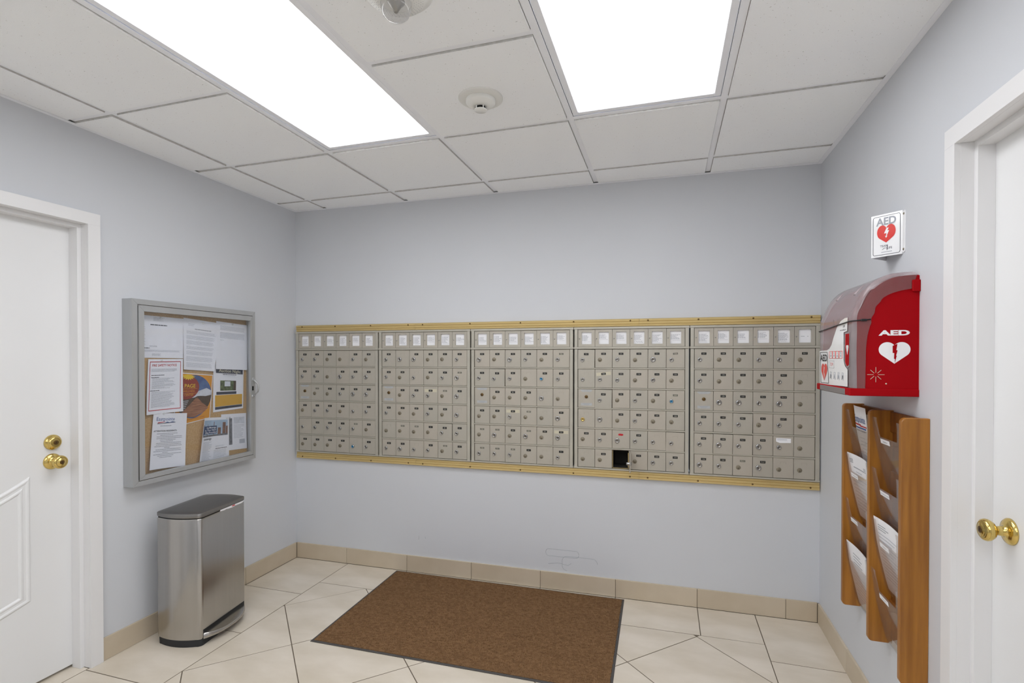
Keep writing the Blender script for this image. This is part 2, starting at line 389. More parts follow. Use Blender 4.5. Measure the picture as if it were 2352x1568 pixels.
fixture(2, 5, 'unseen glowing ceiling light panel added behind the viewer on the left')  # unseen pair added on the same grid for light from behind
fixture(4, 5, 'unseen glowing ceiling light panel added behind the viewer on the right')
fixture(2, 8, 'unseen glowing ceiling light panel added at the far end behind the viewer on the left')  # second unseen pair, added to brighten lower walls and front faces
fixture(4, 8, 'unseen glowing ceiling light panel added at the far end behind the viewer on the right')

# smoke detector and fire alarm speaker
t = thing('smoke_detector', 'round white smoke detector on the ceiling tile between the two lights', 'smoke detector', (1.78, -1.083, H-.007)); t.scale = (1.16, 1.16, .92)
MB().lathe([(.0, -.004), (.075, -.004), (.075, .004), (.071, .007), (.052, .009)], axis='-z', seg=40).build('base', 'plastic', t)
b = MB().lathe([(.050, .008), (.050, .020), (.046, .026), (.032, .036), (.022, .038)], axis='-z', seg=40); b.build('body', 'plastic', t)
b = MB().lathe([(.016, .036), (.016, .050)], axis='-z', seg=20); b.build('sensor_chamber', 'void', t)
b = MB()
for k in range(5): a = 2*math.pi*k/5+.5; b = MB(); b.box(.0195*math.cos(a)-.0016, .0195*math.cos(a)+.0016, .0195*math.sin(a)-.0016, .0195*math.sin(a)+.0016, -.052, -.036); b.build('rib', 'plastic', t)
MB().lathe([(.0215, .050), (.0215, .053), (.0, .055)], axis='-z', seg=28).build('cap', 'plastic', t)
MB().box(-.0018, .0018, -.003, .003, -.0275, -.020).build('indicator_light', 'black', t, (-.012, .047-.012, 0))
SX, SY = 1.762, -1.705
t = thing('fire_alarm_speaker', 'round perforated white fire alarm speaker with clear strobe at the top edge', 'fire alarm', (SX, SY, H-.006))
b = MB().lathe([(.0, -.003), (.102, -.003), (.102, .006), (.096, .012), (.086, .016), (.080, .026), (.050, .036), (.040, .037)], axis='-z', seg=48); b.build('housing', 'plastic', t)
b = MB()
for r, h in ((.050, .0364), (.056, .0343), (.062, .0323), (.068, .0303), (.074, .0283)):
    n = int(r*620)
    for k in range(n):
        a = 2*math.pi*k/n; b.add([(r*math.cos(a)+.0011*math.cos(q), r*math.sin(a)+.0011*math.sin(q), -h-.0004) for q in (0, 1.57, 3.14, 4.71)], [(0, 1, 2, 3)])
h = b.build('perforation', 'ink', t); h['kind'] = 'stuff'
MB().lathe([(.041, .030), (.042, .046), (.041, .058), (.035, .073), (.024, .082), (.012, .0855), (.0, .0865)], axis='-z', seg=32).build('strobe_lens', 'dome', t)
MB().lathe([(.026, .036), (.014, .050), (.005, .066)], axis='-z', seg=20).build('strobe_lamp', 'chrome2', t)
vs, fs = text_geo('FIRE'); b = MB(); b.add([(x*.018, y*.018, 0) for x, y in vs], fs)
o = b.build('lettering', 'red', t, (.094, .018, -.0128)); o.rotation_euler = (math.pi, 0, 1.2)

# ------------------------------------------------------------------ doors and door frames
def door_frame(idx, wallx, s, door, doorx, zt, label):
    """s=+1: room lies on +x side of the wall; -1 on the -x side"""
    ya, yb = door; cw = .052; p = .015
    t = bpy.data.objects.new('trim_%d' % idx, None); COL.objects.link(t); struct(t, label, 'door frame'); t.location = (wallx, (ya+yb)/2, 0)
    hy = (yb-ya)/2; X = lambda d: s*d
    def bx(n, d0, d1, y0, y1, z0, z1, b=.0004): MB().box(min(X(d0), X(d1)), max(X(d0), X(d1)), y0, y1, z0, z1, b).build(n, 'white', t)
    dd = abs(doorx-wallx); st = .029+.0 if s > 0 else .031
    bx('casing', 0, p, hy, hy+cw, 0, zt); bx('casing', 0, p, -hy-cw, -hy, 0, zt); bx('casing', 0, p, -hy-cw, hy+cw, zt, zt+cw)
    bx('jamb', -.139, .0, hy, hy+.018, 0, zt+.0); bx('jamb', -.139, .0, -hy-.018, -hy, 0, zt); bx('jamb', -.139, .0, -hy, hy, zt, zt+.010)
    k = .017
    bx('stop', -dd-.0, -st, hy-k, hy, 0, zt-k); bx('stop', -dd-.0, -st, -hy, -hy+k, 0, zt-k); bx('stop', -dd-.0, -st, -hy, hy, zt-k, zt)
    return t
door_frame(1, 0., 1, DL, DLx, 1.990, 'white painted frame of the left doorway')
door_frame(2, W, -1, DR, DRx, 1.986, 'white painted frame of the right doorway')
def knob_profile(): return [(.0, 0), (.034, 0), (.034, .003), (.030, .008), (.020, .011), (.013, .013), (.0115, .030), (.014, .034), (.022, .038), (.0275, .046), (.0285, .052), (.0265, .058), (.020, .0625), (.0185, .0615), (.0175, .0635), (.0, .064)]
def keyface(t, x, y, z, d, s, r=.0085):
    b = MB().lathe([(r, 0), (r, .0012), (r-.001, .0018), (.0, .0018)], axis='+x' if s > 0 else '-x', seg=20); b.mi = 1
    b.box(-.0008 if s < 0 else .0, .0 if s < 0 else .0008, -.0008, .0008, -.004, .004)
    for i in range(len(b.v)-8, len(b.v)): v = b.v[i]; b.v[i] = (v[0]+s*.0016, v[1], v[2])
    return b.build('key_cylinder', ['brassdark', 'black'], t, (s*d, 0, 0))
def door(idx, doorx, s, op, label, knoby, knobz, dead=None):
    ya, yb = op; g = .003
    y0, y1, z0, z1 = ya+g, yb-g, .012, 1.983
    x0, x1 = (doorx-.044, doorx) if s > 0 else (doorx, doorx+.044)
    d = MB().box(x0-doorx, x1-doorx, y0-(ya+yb)/2, y1-(ya+yb)/2, z0, z1, .0015).build('door_%d' % idx, 'doorwhite', None, (doorx, (ya+yb)/2, 0)); struct(d, label, 'door')
    yc = (ya+yb)/2
    # raised moulding of the lower panel: swept ridge with curved top and bottom rails
    ye = yb-.170-yc; n = 24
    prof = [(.0, .0), (.003, .003), (.008, .0055), (.013, .005), (.018, .0025), (.026, .0025), (.031, .005), (.036, .0055), (.040, .003), (.043, .0)]
    zt_ = lambda x: .895-.085*math.cos(math.pi*x/(2*ye)); zb_ = lambda x: .368-.050*math.cos(math.pi*x/(2*ye))
    L = 2*(n+1); m = len(prof); vs = [None]*(L*m)
    for k, (off, hh) in enumerate(prof):
        w_ = ye-off
        ring = [(w_*(1-2*i_/n), zt_(w_*(1-2*i_/n))-off*1.08) for i_ in range(n+1)]+[(-w_*(1-2*i_/n), zb_(w_*(1-2*i_/n))+off*1.04) for i_ in range(n+1)]
        for i_, (yy, z_) in enumerate(ring): vs[i_*m+k] = (s*hh, yy, z_)
    fs = [(i_*m+k, i_*m+k+1, ((i_+1) % L)*m+k+1, ((i_+1) % L)*m+k) for i_ in range(L) for k in range(m-1)]
    MB().add(vs, fs).build('panel_moulding', 'doorwhite', d)
    ax = '+x' if s > 0 else '-x'
    kn = MB().lathe(knob_profile(), axis=ax, seg=48).build('door_knob', 'brass', d, (0, knoby-yc, knobz)); tag(kn, 'polished brass door knob'); keyface(kn, 0, 0, 0, .0635, s, .009)
    if dead:
        kd = MB().lathe([(.0, 0), (.033, 0), (.033, .004), (.030, .010), (.026, .012), (.0255, .018), (.020, .024), (.018, .0235), (.0, .024)], axis=ax, seg=32).build('deadbolt', 'brass', d, (0, dead[0]-yc, dead[1])); tag(kd, 'polished brass deadbolt'); keyface(kd, 0, 0, 0, .0235, s, .0095)
    return d
door(1, DLx, 1, DL, 'white door on the left with brass knob and deadbolt', -1.430, .943, (-1.428, 1.026))
door(2, DRx, -1, DR, 'white door on the right with a single brass knob', -1.347, .947)

# ------------------------------------------------------------------ mail boxes (local frame of the back wall: x along it, -y into the room)
DW = .0997; XS = [.037+.648*i for i in range(5)]
RT = [1.4440-.1168*r for r in range(6)]; DH = .1075; DF = -.016      # row tops, door height, door face
LOCKS = ['CCDDCD CCDLCL XDDCLL DCCDCC CCCCCD DDDDBC', 'CLLDDC CDCDCL XDCCDL CDDCDL DDDDCC CLCCDC', 'LDLCDC CCCDBC XDDDLD DDCDDL DLDLDL CCCDDC',
         'CDCDLC CCCDCD XCDCDB GLDCDD DCLCCC DDODCC', 'CDDCCD CDDDCD XLLCLD CCCDCD CLCLCD LCDLDD']
PLATES = ['kkknkk kkokkk Xgkkkk kkkkok nkkkgk kkkkok', 'kokkkk kkokkg Xkktgk kkkkko oggkkk kkokgk', 'kkkkkg kkkokk Xkkkoo kktgok ggkgkt gggkok',
          'kkkkkg otkkkk Xkkkkg ookkkk kkrkoo okkkkk', 'kkkkkk kkkkko Xkkkko kkkkko kkkkwo kkgkoo']
seq = [str(f*100+u) for f in (1, 2, 3, 4, 5, 6, 7, 8, 9, 10, 11, 12, 14) for u in range(3 if f == 1 else 1, 13)]
seq += ['PH-1', 'PH-2', 'PH-3', 'PH-4', 'PH-5', 'PH-6', 'PH 2', 'PH-8', 'PH-9', 'PH-10', 'PH-11', 'PH-12', 'UNIT 1', '', '', 'PH-7', '', '', '', '', '']
NUM = {}; k = 0
for m in range(5):
    for c in range(6):
        for r in range(6):
            if c == 0 and r == 2: continue
            NUM[m, c, r] = seq[k] if k < len(seq) else ''; k += 1
def lock_mesh(kind):
    b = MB()
    if kind == 'D':
        b.lathe([(.0116, 0), (.0116, .0022), (.0108, .0030), (.0, .0030)], seg=20); b.mi = 1; b.box(-.0013, .0013, -.0036, -.0030, -.0075, -.0012); return b.mesh('lock', ['dull', 'black'])
    if kind == 'X':
        b.lathe([(.0095, 0), (.0095, .004), (.0085, .005), (.0, .005)], seg=20); b.mi = 1; b.box(-.001, .001, -.0056, -.0050, -.005, .005); return b.mesh('lock', ['brassdark', 'black'])
    r = .0148 if kind == 'L' else .0118
    face = {'B': 'bluelock', 'G': 'brass'}.get(kind, 'chrome2')
    b.lathe([(r, 0), (r, .002), (r*.93, .0048), (r*.80, .0066), (r*.66, .0062)], seg=24, cap=False); b.mi = 1
    b.lathe([(r*.66, .0062), (r*.62, .0052), (.0, .0052)], seg=24); b.mi = 2; b.box(-.0011, .0011, -.0056, -.0050, -.0046, .0034); b.box(-.0022, .0022, -.0056, -.0050, -.0006, .0014)
    return b.mesh('lock', ['chrome' if kind != 'G' else 'brass', face, 'black'])
LM = {k: lock_mesh(k) for k in 'DCLBGX'}
DOORM = MB().box(.0008, DW-.0008, DF, -.004, -DH, 0, .0012).mesh('door', 'mbox')
def lip(): return None
WIN = (.021, .080, .0155, .0865)            # window of a name-card door (x0,x1,z0,z1 from its lower left)
NH = .1005
b = MB(); x0, x1, z0, z1 = WIN
for q in ((.0008, x0, 0, NH), (x1, DW-.0008, 0, NH), (x0, x1, 0, z0), (x0, x1, z1, NH)): b.box(q[0], q[1], DF, -.004, q[2], q[3])
NAMEM = b.mesh('name_door', 'mbox')
KNOBM = MB().lathe([(.0032, 0), (.0032, .0015), (.0026, .004), (.0, .0048)], seg=14).mesh('knob', 'chrome')
PL = {}
def plate(kind, num):
    b = MB(); w, h = .0265, .0125
    if num and len(num) > 4: w = .030
    if kind in 'kt':
        if kind == 't': b.box(-.042, .042, -.0004, 0, -.009, .010, mi=2)
        b.box(-w/2, w/2, -.0012, -.0002, -h/2, h/2, mi=0)
        if num: b.text(num, 0, -.0028, .0082, -.0014, mi=1)
        return b.mesh('number_plate', ['plate', 'lettering', 'tape'])
    if kind == 'g':
        b.box(-w/2, w/2, -.0008, 0, -h/2+.001, h/2-.001); b.text(num, 0, -.003, .0088, -.001, mi=1); return b.mesh('number_plate', ['plateworn', 'tape'])
    if kind == 'r':
        b.prism([(-.014, -.005), (.006, -.0065), (.0145, -.002), (.012, .004), (-.006, .0062), (-.0145, .004)], -.0009, 0); return b.mesh('number_plate', 'red')
    if kind == 'w':
        b.prism([(-.035, -.006), (-.018, -.013), (.036, -.011), (.036, .012), (-.035, .013)], -.0006, 0)
        for q in (.008, .005, .002): b.rect(-.030, .018, q-.0008, q+.0004, -.0008, 1)
        return b.mesh('paper_label', ['paper', 'inkfaint'])
    if kind == 'o':
        p = .0007
        for q in ((-w/2, w/2, h/2-p, h/2), (-w/2, -w/2+p, -h/2, h/2), (w/2-p, w/2, -h/2, h/2)): b.box(q[0], q[1], -.0004, 0, q[2], q[3])
        return b.mesh('plate_residue', 'ghost')
def name_card(m, c):
    rnd = random.Random(m*10+c); b = MB(); x0, x1, z0, z1 = WIN
    b.box(x0-.003, x1+.003, -.0062, -.0056, z0-.003, z1+.003)
    z = z1-.012-rnd.uniform(.004, .012); n = rnd.randint(6, 10)
    if (m, c) == (4, 5): b.rect(x0+.012, x0+.030, .048, .050, -.0066, 1); b.rect(x0+.042, x0+.048, .048, .050, -.0066, 1); return b.mesh('name_card', ['paper', 'ink'])
    for q in range(n):
        b.rect(x0+.004, x0+.009, z-.0012, z+.0006, -.0066, 1)
        x = x0+.012
        while x < x0+.026+rnd.uniform(0, .026): L = rnd.uniform(.004, .010); b.rect(x, min(x+L, x1-.003), z-.0012, z+.0006, -.0066, 1); x += L+.0016
        z -= .0042
    b.rect(x0+rnd.uniform(.004, .016), x1-rnd.uniform(.004, .016), z-.004, z-.0034, -.0066, 2)
    if (m, c) == (3, 3): b.tube([(x0+.014+.004*i, -.0066, .026+.003*math.sin(i*2.1)) for i in range(10)], .0006, 4, 2)
    return b.mesh('name_card', ['paper', 'ink', 'inkdark'])
place = ['leftmost of the five, next to the corner', 'second from the left', 'middle of the five', 'fourth from the left, with one open door', 'rightmost, behind the red cabinet']
def on_back(x, y=0., z=0.): return (x*math.cos(BW)-y*math.sin(BW), x*math.sin(BW)+y*math.cos(BW), z)
for m in range(5):
    t = thing('mailbox_unit', 'grey metal apartment mailbox unit, '+place[m], 'mailbox', on_back(XS[m]-.021, 0, .742), BW, 'wall of apartment mailboxes')
    ox, oz = XS[m]-.021, .742
    xs0, zz = .021, lambda z: z-oz
    b = MB(); fy = -.021
    for q in ((0, .0195, fy, .004, 0, zz(1.444)), (.6205, .640, fy, .004, 0, zz(1.444)), (0, .0195, fy+.001, .004, zz(1.457), zz(1.572)), (.6205, .640, fy+.001, .004, zz(1.457), zz(1.572))): MB().box(*q, .0012).build('stile', 'mframe', t)
    for z0, z1, f in ((1.5605, 1.5735, -.022), (1.4455, 1.4575, -.023), (.742, .7505, -.022)): MB().box(-.003, .643, f, .002, zz(z0), zz(z1), .0015).build('frame_rail', 'mframe', t)
    for r in range(1, 6):
        zc = RT[r]+.0046; MB().box(.0195, .6205, -.0195, 0, zz(zc)-.0038, zz(zc)+.0038, .0015).build('divider_rail', 'mframe', t)
    # shell set into the wall
    b = MB(); cav = (m == 3)
    if not cav: b.box(.002, .638, -.0035, .128, zz(.748), zz(1.566))
    else:
        ca, cb = xs0+2*DW+.004, xs0+3*DW-.004; c0, c1 = zz(RT[5]-DH+.003), zz(RT[5]-.004)
        b.box(.002, ca, -.0035, .128, zz(.748), zz(1.566)); b.box(cb, .638, -.0035, .128, zz(.748), zz(1.566))
        b.box(ca, cb, -.0035, .128, zz(.748), c0); b.box(ca, cb, -.0035, .128, c1, zz(1.566)); b.box(ca, cb, .120, .128, c0, c1)
        q_ = .0008; e = MB(); e.box(ca, ca+q_, -.003, .119, c0, c1); e.box(cb-q_, cb, -.003, .119, c0, c1); e.box(ca+q_, cb-q_, -.003, .119, c0, c0+q_); e.box(ca+q_, cb-q_, -.003, .119, c1-q_, c1); e.box(ca, cb, .119, .1195, c0, c1); e.build('compartment_shade', 'cavity_shade', t)  # thin dark sheets stand in for the shade inside the cavity
        e = MB(); e.box(ca-.002, ca, -.010, -.003, c0, c1); e.box(cb, cb+.002, -.010, -.003, c0, c1); e.box(ca, cb, -.010, -.003, c0-.002, c0); e.build('compartment_edge', 'gold', t)
    b.build('shell', 'mdark', t)
    lr, pr = LOCKS[m].split(), PLATES[m].split()
    rnd = random.Random(m)
    for c in range(6):
        d = link('name_door', NAMEM, t, (xs0+c*DW, 0, zz(1.4585)))
        link('name_card', name_card(m, c), d); link('knob', KNOBM, d, (.0095, DF, .047))
    for r in range(6):
        for c in range(6):
            lk, pk = lr[r][c], pr[r][c]
            d = link('door', DOORM, t, (xs0+c*DW, 0, zz(RT[r])))
            if lk == 'O':
                d.location = (xs0+(c+1)*DW-.001, -.016, zz(RT[r])); d.rotation_euler = (0, 0, math.radians(96)); tag(d, 'mailbox door swung wide open')
                d2 = MB().box(-DW+.0008, -.0008, 0, .005, -DH, 0, .0012).mesh('door', 'mbox'); d.data = d2
                link('lock', LM['C'], d, (-DW+.029, 0, -DH*.57))
                MB().lathe([(.0085, 0), (.0085, .016), (.006, .017), (.0, .017)], axis='+y', seg=16).build('lock_barrel', 'chrome', d, (-DW+.029, .005, -DH*.57))
                b = MB(); b.box(-.012, -.004, .0055, .009, -DH+.012, -.012); b.build('hinge_strip', 'gold', d)
                plt = plate('k', NUM[m, c, r]); link('number_plate', plt, d, (-DW*.51, 0, -DH*.245)); continue
            j = rnd.uniform(-.0006, .0006)
            d.location.y = j
            if (m, r, c) in ((4, 4, 0), (4, 4, 1), (4, 4, 2), (3, 4, 5), (3, 0, 0), (2, 1, 1), (3, 2, 1), (4, 3, 2), (1, 4, 4)):
                d.location.y = -.003 - (.003 if (m, r, c) == (4, 4, 1) else 0); d.location.z -= .0012; d.rotation_euler = (0, math.radians(.7), math.radians(-1.2))
            if lk == 'X':
                tag(d, 'postal master door with a worn brass lock'); link('lock', LM['X'], d, (DW*.5, DF, -DH*.42))
                b = MB(); b.prism([(-.034, .0065), (-.034, .0), (-.022, -.0065), (.022, -.0065), (.034, .0), (.034, .0065)], -.0008, 0, mi=0); b.text('U.S. MAIL', 0, .0008, .0062, -.001, mi=1); b.rect(-.018, .018, -.0035, -.0024, -.001, 1); b.build('upper_sticker', ['sticker', 'ink'], d, (DW*.5, DF, -DH*.095))
                b = MB(); b.box(-.033, .033, -.0008, 0, -.0075, .0075, mi=0)
                for q, (u, v) in enumerate(((-.022, .022), (-.018, .018), (-.014, .014))): b.rect(u, v, .004-q*.0038-.0009, .004-q*.0038+.0007, -.001, 1)
                b.build('lower_sticker', ['sticker', 'ink'], d, (DW*.5, DF, -DH*.83)); continue
            sx = .28 if c else .30
            link('lock', LM[lk], d, (DW*.285, DF, -DH*rnd.uniform(.555, .585)))
            if pk != 'n':
                o = link('number_plate', plate(pk, NUM[m, c, r]), d, (DW*.50, DF, -DH*(.25 if pk != 'w' else .22)))
                o.name = 'number_plate' if pk in 'ktgr' else ('paper_label' if pk == 'w' else 'plate_residue')
                if (m, r, c) == (3, 1, 1): o.rotation_euler = (0, math.radians(-6), 0)
                if (m, r, c) == (3, 0, 5): o.rotation_euler = (0, math.radians(-5), 0)
                if pk == 'r': tag(o, 'red smudge over the number plate')
# gold extrusions above and below
def gold_trim(x0, x1, z0, label, screws, zs, flip):
    t = thing('gold_trim_strip', label, 'trim', on_back(x0, 0, z0), BW, 'gold trim strips of the mailbox wall')
    h = [(.0, .0), (-.010, .0), (-.015, .003), (-.0160, .0125), (-.0140, .0140), (-.0140, .0146), (-.0178, .0160), (-.0185, .0275), (-.0160, .0290), (-.0160, .0296), (-.0190, .0310), (-.0195, .0415), (-.012, .0445), (.0, .0445)]
    if flip: h = [(a, .0445-b) for a, b in h][::-1]
    MB().prism(h, .0004, x1-x0-.0004, 'yz').build('strip', 'gold', t)
    sm = MB().lathe([(.0048, 0), (.0048, .0015), (.0035, .003), (.0, .0032)], seg=12).mesh('screw', 'brassdark')
    for s in screws:
        if x0 < s < x1: link('screw', sm, t, (s-x0, -.018, zs))
SC = [.067, .33, .602, .876, .979, 1.304, 1.63, 1.955, 2.282, 2.38, 2.65, 2.928, 3.207]
for (x0, x1, n) in ((.018, .928, 'left'), (.928, 2.331, 'middle'), (2.331, 3.250, 'right')):
    gold_trim(x0, x1, 1.5735, 'ridged gold metal strip above the mailboxes, %s piece' % n, SC, .0335, False)
    gold_trim(x0, x1, .6975, 'ridged gold metal strip below the mailboxes, %s piece' % n, SC, .0135, True)

# ------------------------------------------------------------------ bulletin board on the left wall
YC, ZC, DEP = -.809, .777, .062
BT = thing('bulletin_board', 'locked grey aluminium notice case with cork back beside the left door', 'bulletin board', (0, YC, ZC), LEFT)
bw2, bh = .377, .899                        # half width, height
f = .029; fr_, fb_, ft_ = .020, .024, .026
def mitred(parent, name, x0, x1, z0, z1, wl_, wr_, wb_, wt_, y0, y1):
    o_ = [(x0, z0), (x1, z0), (x1, z1), (x0, z1)]; i_ = [(x0+wl_, z0+wb_), (x1-wr_, z0+wb_), (x1-wr_, z1-wt_), (x0+wl_, z1-wt_)]
    for k in range(4):
        p = shrink([o_[k], o_[(k+1) % 4], i_[(k+1) % 4], i_[k]], .0003); MB().prism(p, y0, y1).build(name, 'alum', parent)
mitred(BT, 'case_rail', -bw2, bw2, 0, bh, f, fr_, fb_, ft_, -DEP, 0)
MB().box(-bw2+.02, bw2-.015, -.012, -.001, .02, bh-.02).build('cork_panel', 'cork', BT)
dx0, dx1, dz0, dz1 = -bw2+f+.0025, bw2-.0215, .0265, bh-.0285; g = .029
dr = bpy.data.objects.new('glazed_door', None); COL.objects.link(dr); dr.parent = BT
mitred(dr, 'door_rail', dx0, dx1, dz0, dz1, g, .016, .022, g, -DEP-.001, -DEP+.016)
MB().box(dx0+.022, dx1-.010, -DEP+.007, -DEP+.010, dz0+.015, dz1-.022).build('glass_pane', 'glass', dr)
MB().tube([(dx0-.0016, -DEP-.001, dz0+.004), (dx0-.0016, -DEP-.001, dz1-.004)], .0022, 8).build('piano_hinge', 'hinge', dr)
hx, hz = bw2-.014, .434
b = MB().tube([(hx-.004, -DEP-.001, hz+.052), (hx-.002, -DEP-.012, hz+.044), (hx+.004, -DEP-.026, hz+.024), (hx+.006, -DEP-.030, hz), (hx+.004, -DEP-.026, hz-.024), (hx-.002, -DEP-.012, hz-.044), (hx-.004, -DEP-.001, hz-.052)], .0055, 10)
for q in (.052, -.052): b.lathe([(.011, 0), (.011, .003), (.006, .005), (.0, .005)], (hx-.005, -DEP, hz+q), seg=14)
b.build('pull_handle', 'alum', BT)
MB().box(hx-.013, hx-.002, -DEP-.003, -DEP, hz-.016, hz+.010).build('latch', 'black', BT)

def notice(name, label, cs, mats, draw, cat='notice', bow=.010, layer=0., curl=None, pins=()):
    """cs: TL,TR,BR,BL as (world y, world z) on the board; sheet bows away from the cork"""
    yc = sum(c[0] for c in cs)/4; zb = min(c[1] for c in cs); P0 = .0125+layer
    def P(s, t, lift=0.):                    # s: 0..1 left-right, t: 0..1 top-bottom
        a = [(1-s)*(1-t), s*(1-t), s*t, (1-s)*t]; y = sum(w*c[0] for w, c in zip(a, cs)); z = sum(w*c[1] for w, c in zip(a, cs))
        d = P0+bow*(t**1.5)*(.35+.65*(2*s-1)**2)
        if curl: d += curl(s, t)
        return (y-yc, -(d+lift), z-zb)
    b = MB(); n = 8
    b.add([P(i/n, j/n) for j in range(n+1) for i in range(n+1)], [(j*(n+1)+i, j*(n+1)+i+1, (j+1)*(n+1)+i+1, (j+1)*(n+1)+i) for j in range(n) for i in range(n)], True)
    class D: pass
    q = D(); q.b = b; q.P = P
    def R(s0, s1, t0, t1, mi, l=.0006, k=6): b.add([P(s0+(s1-s0)*i/k, t0+(t1-t0)*j/k, l) for j in range(k+1) for i in range(k+1)], [(j*(k+1)+i, j*(k+1)+i+1, (j+1)*(k+1)+i+1, (j+1)*(k+1)+i) for j in range(k) for i in range(k)], mi=mi)
    def poly(pts, mi, l=.0008): b.add([P(s, t, l) for s, t in pts], [list(range(len(pts)))], mi=mi)
    wid = math.hypot(cs[1][0]-cs[0][0], cs[1][1]-cs[0][1]); hei = math.hypot(cs[3][0]-cs[0][0], cs[3][1]-cs[0][1])
    def T(t, s, tt, size, mi, align='CENTER', l=.0011, sx=1., rot=0., bold=0.): b.text(t, 0, 0, size, 0, mi, align, fn=lambda u, v: P(s+u*sx/wid, tt-(v+u*rot)/hei, l), bold=bold)
    def lines(s0, s1, t0, t1, n, mi, rag=.25, h=.34, seed=1):
        r = random.Random(seed); dt = (t1-t0)/n
        for i in range(n):
            e_ = s1-(s1-s0)*rag*r.random(); x = s0
            while x < e_: w_ = min(r.uniform(.025, .085), e_-x); R(x, x+w_, t0+i*dt, t0+(i+h)*dt, mi, k=1); x += w_+.006
    draw(R, poly, T, lines)
    o = b.build(name, mats, None, (0, yc, zb)); o.rotation_euler = (0, 0, LEFT); tag(o, label, cat, 'papers pinned in the notice case')
    for s, t in pins:
        p = P(s, t); MB().lathe([(.0045, -.006), (.0045, .006), (.003, .008), (.0, .0085)], axis='-y', seg=12).build('push_pin', 'plastic', o, p)
    return o
def d1(R, poly, T, L):
    L(.36, .60, .03, .13, 6, 1, .4); L(.30, .64, .20, .23, 1, 2, 0, .8)
    for t in (.27, .32, .37, .46, .55, .62, .68): L(.0, .22, t, t+.035, 2, 1, .5)
    L(.28, .44, .71, .75, 2, 1, .2); L(.0, .28, .76, .785, 1, 2, 0, .7); L(0, .95, .81, .86, 4, 3, .05); L(.33, .52, .90, .96, 3, 1, .3)
notice('posted_notice', 'white letter with a grey heading in the upper left corner of the notice case', ((-1.135, 1.606), (-.872, 1.602), (-.881, 1.391), (-1.135, 1.395)), ['paper', 'ink', 'inkdark', 'inkfaint'], d1, bow=.004, pins=((.5, .03),))
def d2(R, poly, T, L):
    L(.12, .30, .10, .15, 2, 1, .4); L(.30, .76, .185, .205, 1, 2, 0, .7)
    for i, (a, n) in enumerate(((.24, 4), (.33, 5), (.43, 5), (.54, 4), (.63, 5), (.74, 6), (.86, 6))): L(.08, .90, a, a+n*.0155, n, 1, .06, .3, i)
notice('posted_notice', 'densely printed white letter hung askew in the middle of the top row', ((-.876, 1.608), (-.641, 1.592), (-.694, 1.317), (-.885, 1.332)), ['paper', 'inkfaint', 'ink'], d2, layer=.003, pins=((.5, .05),))
def d3(R, poly, T, L):
    L(.12, .92, .08, .18, 8, 1, .05); L(.12, .92, .22, .35, 9, 1, .05); L(.12, .25, .38, .40, 1, 1)
notice('posted_notice', 'white letter printed only in its upper half in the upper right corner', ((-.672, 1.604), (-.448, 1.593), (-.455, 1.319), (-.683, 1.33)), ['paper', 'inkfaint'], d3, layer=.005, bow=.006, pins=((.5, .03),))
def d4(R, poly, T, L):
    for q in ((.05, .93, .045, .058), (.05, .93, .925, .938), (.05, .065, .045, .938), (.915, .93, .045, .938)): R(*q, 1)
    T('FIRE SAFETY NOTICE', .46, .135, .0165, 1, sx=.86, bold=.01)
    L(.10, .82, .18, .24, 4, 2, .1); L(.10, .46, .29, .305, 1, 3, 0, .7); L(.10, .32, .33, .345, 1, 3, 0, .7); L(.13, .80, .35, .55, 11, 2, .6); L(.08, .34, .57, .585, 1, 3, 0, .7); L(.12, .80, .60, .89, 15, 2, .3)
notice('posted_notice', 'red bordered fire safety notice in the notice case', ((-1.073, 1.387), (-.883, 1.388), (-.894, 1.111), (-1.093, 1.111)), ['paper', 'red', 'ink', 'inkdark'], d4, layer=.006, bow=.012, pins=((.37, .03),))
def d5(R, poly, T, L):
    R(.02, .98, .015, .985, 1, .0007)
    E = lambda cs, ct, rs, rt, n=40, a0=0, a1=2*math.pi: [(cs+rs*math.cos(a0+(a1-a0)*k/n), ct+rt*math.sin(a0+(a1-a0)*k/n)) for k in range(n+(a1-a0 < 6))]
    poly(E(.52, .47, .47, .445, 48), 2, .0009)                       # sky oval
    poly([(.975, .36), (.975, .50), (.30, .50), (.30, .40), (.62, .36), (.84, .30)], 3, .0011)
    poly([(.06, .50), (.30, .50), (.52, .49), (.60, .465), (.68, .465), (.82, .48), (.985, .46), (.97, .60), (.90, .73), (.78, .83), (.55, .90), (.30, .87), (.14, .76), (.07, .64)], 4, .0013)
    poly([(.555, .50), (.605, .50), (.74, .62), (.93, .745), (.80, .83), (.56, .895), (.30, .86), (.19, .76), (.40, .62)], 5, .0015)
    poly(E(.31, .28, .32, .235, 36), 6, .0017)
    sun = []
    for k in range(9): a = math.pi*k/8; sun += [(.33+.19*math.cos(a), .055+.085*math.sin(a)), (.33+.12*math.cos(a+.2), .055+.055*math.sin(a+.2))]
    poly([(.33+.10*math.cos(q*.5), .05-.025*math.sin(q*.5)) for q in range(1, 6)][::-1]+sun[:-1], 7, .0019)
    T('PAGE', .38, .285, .030, 7, l=.0021, sx=.95, bold=.01); T('WELLNESS', .36, .375, .0175, 1, l=.0021, sx=.9); T('CENTER', .36, .450, .0175, 1, l=.0021, sx=.9)
    R(.16, .58, .305, .312, 1, .0021); R(.14, .58, .398, .404, 1, .0021)
    for k in range(5): R(.16, .16+.20-.02*k, .54+.035*k, .553+.035*k, 8, .0017, 2)
    T('Osteopathic Clinic, Toronto', .58, .935, .010, 6, l=.0012)
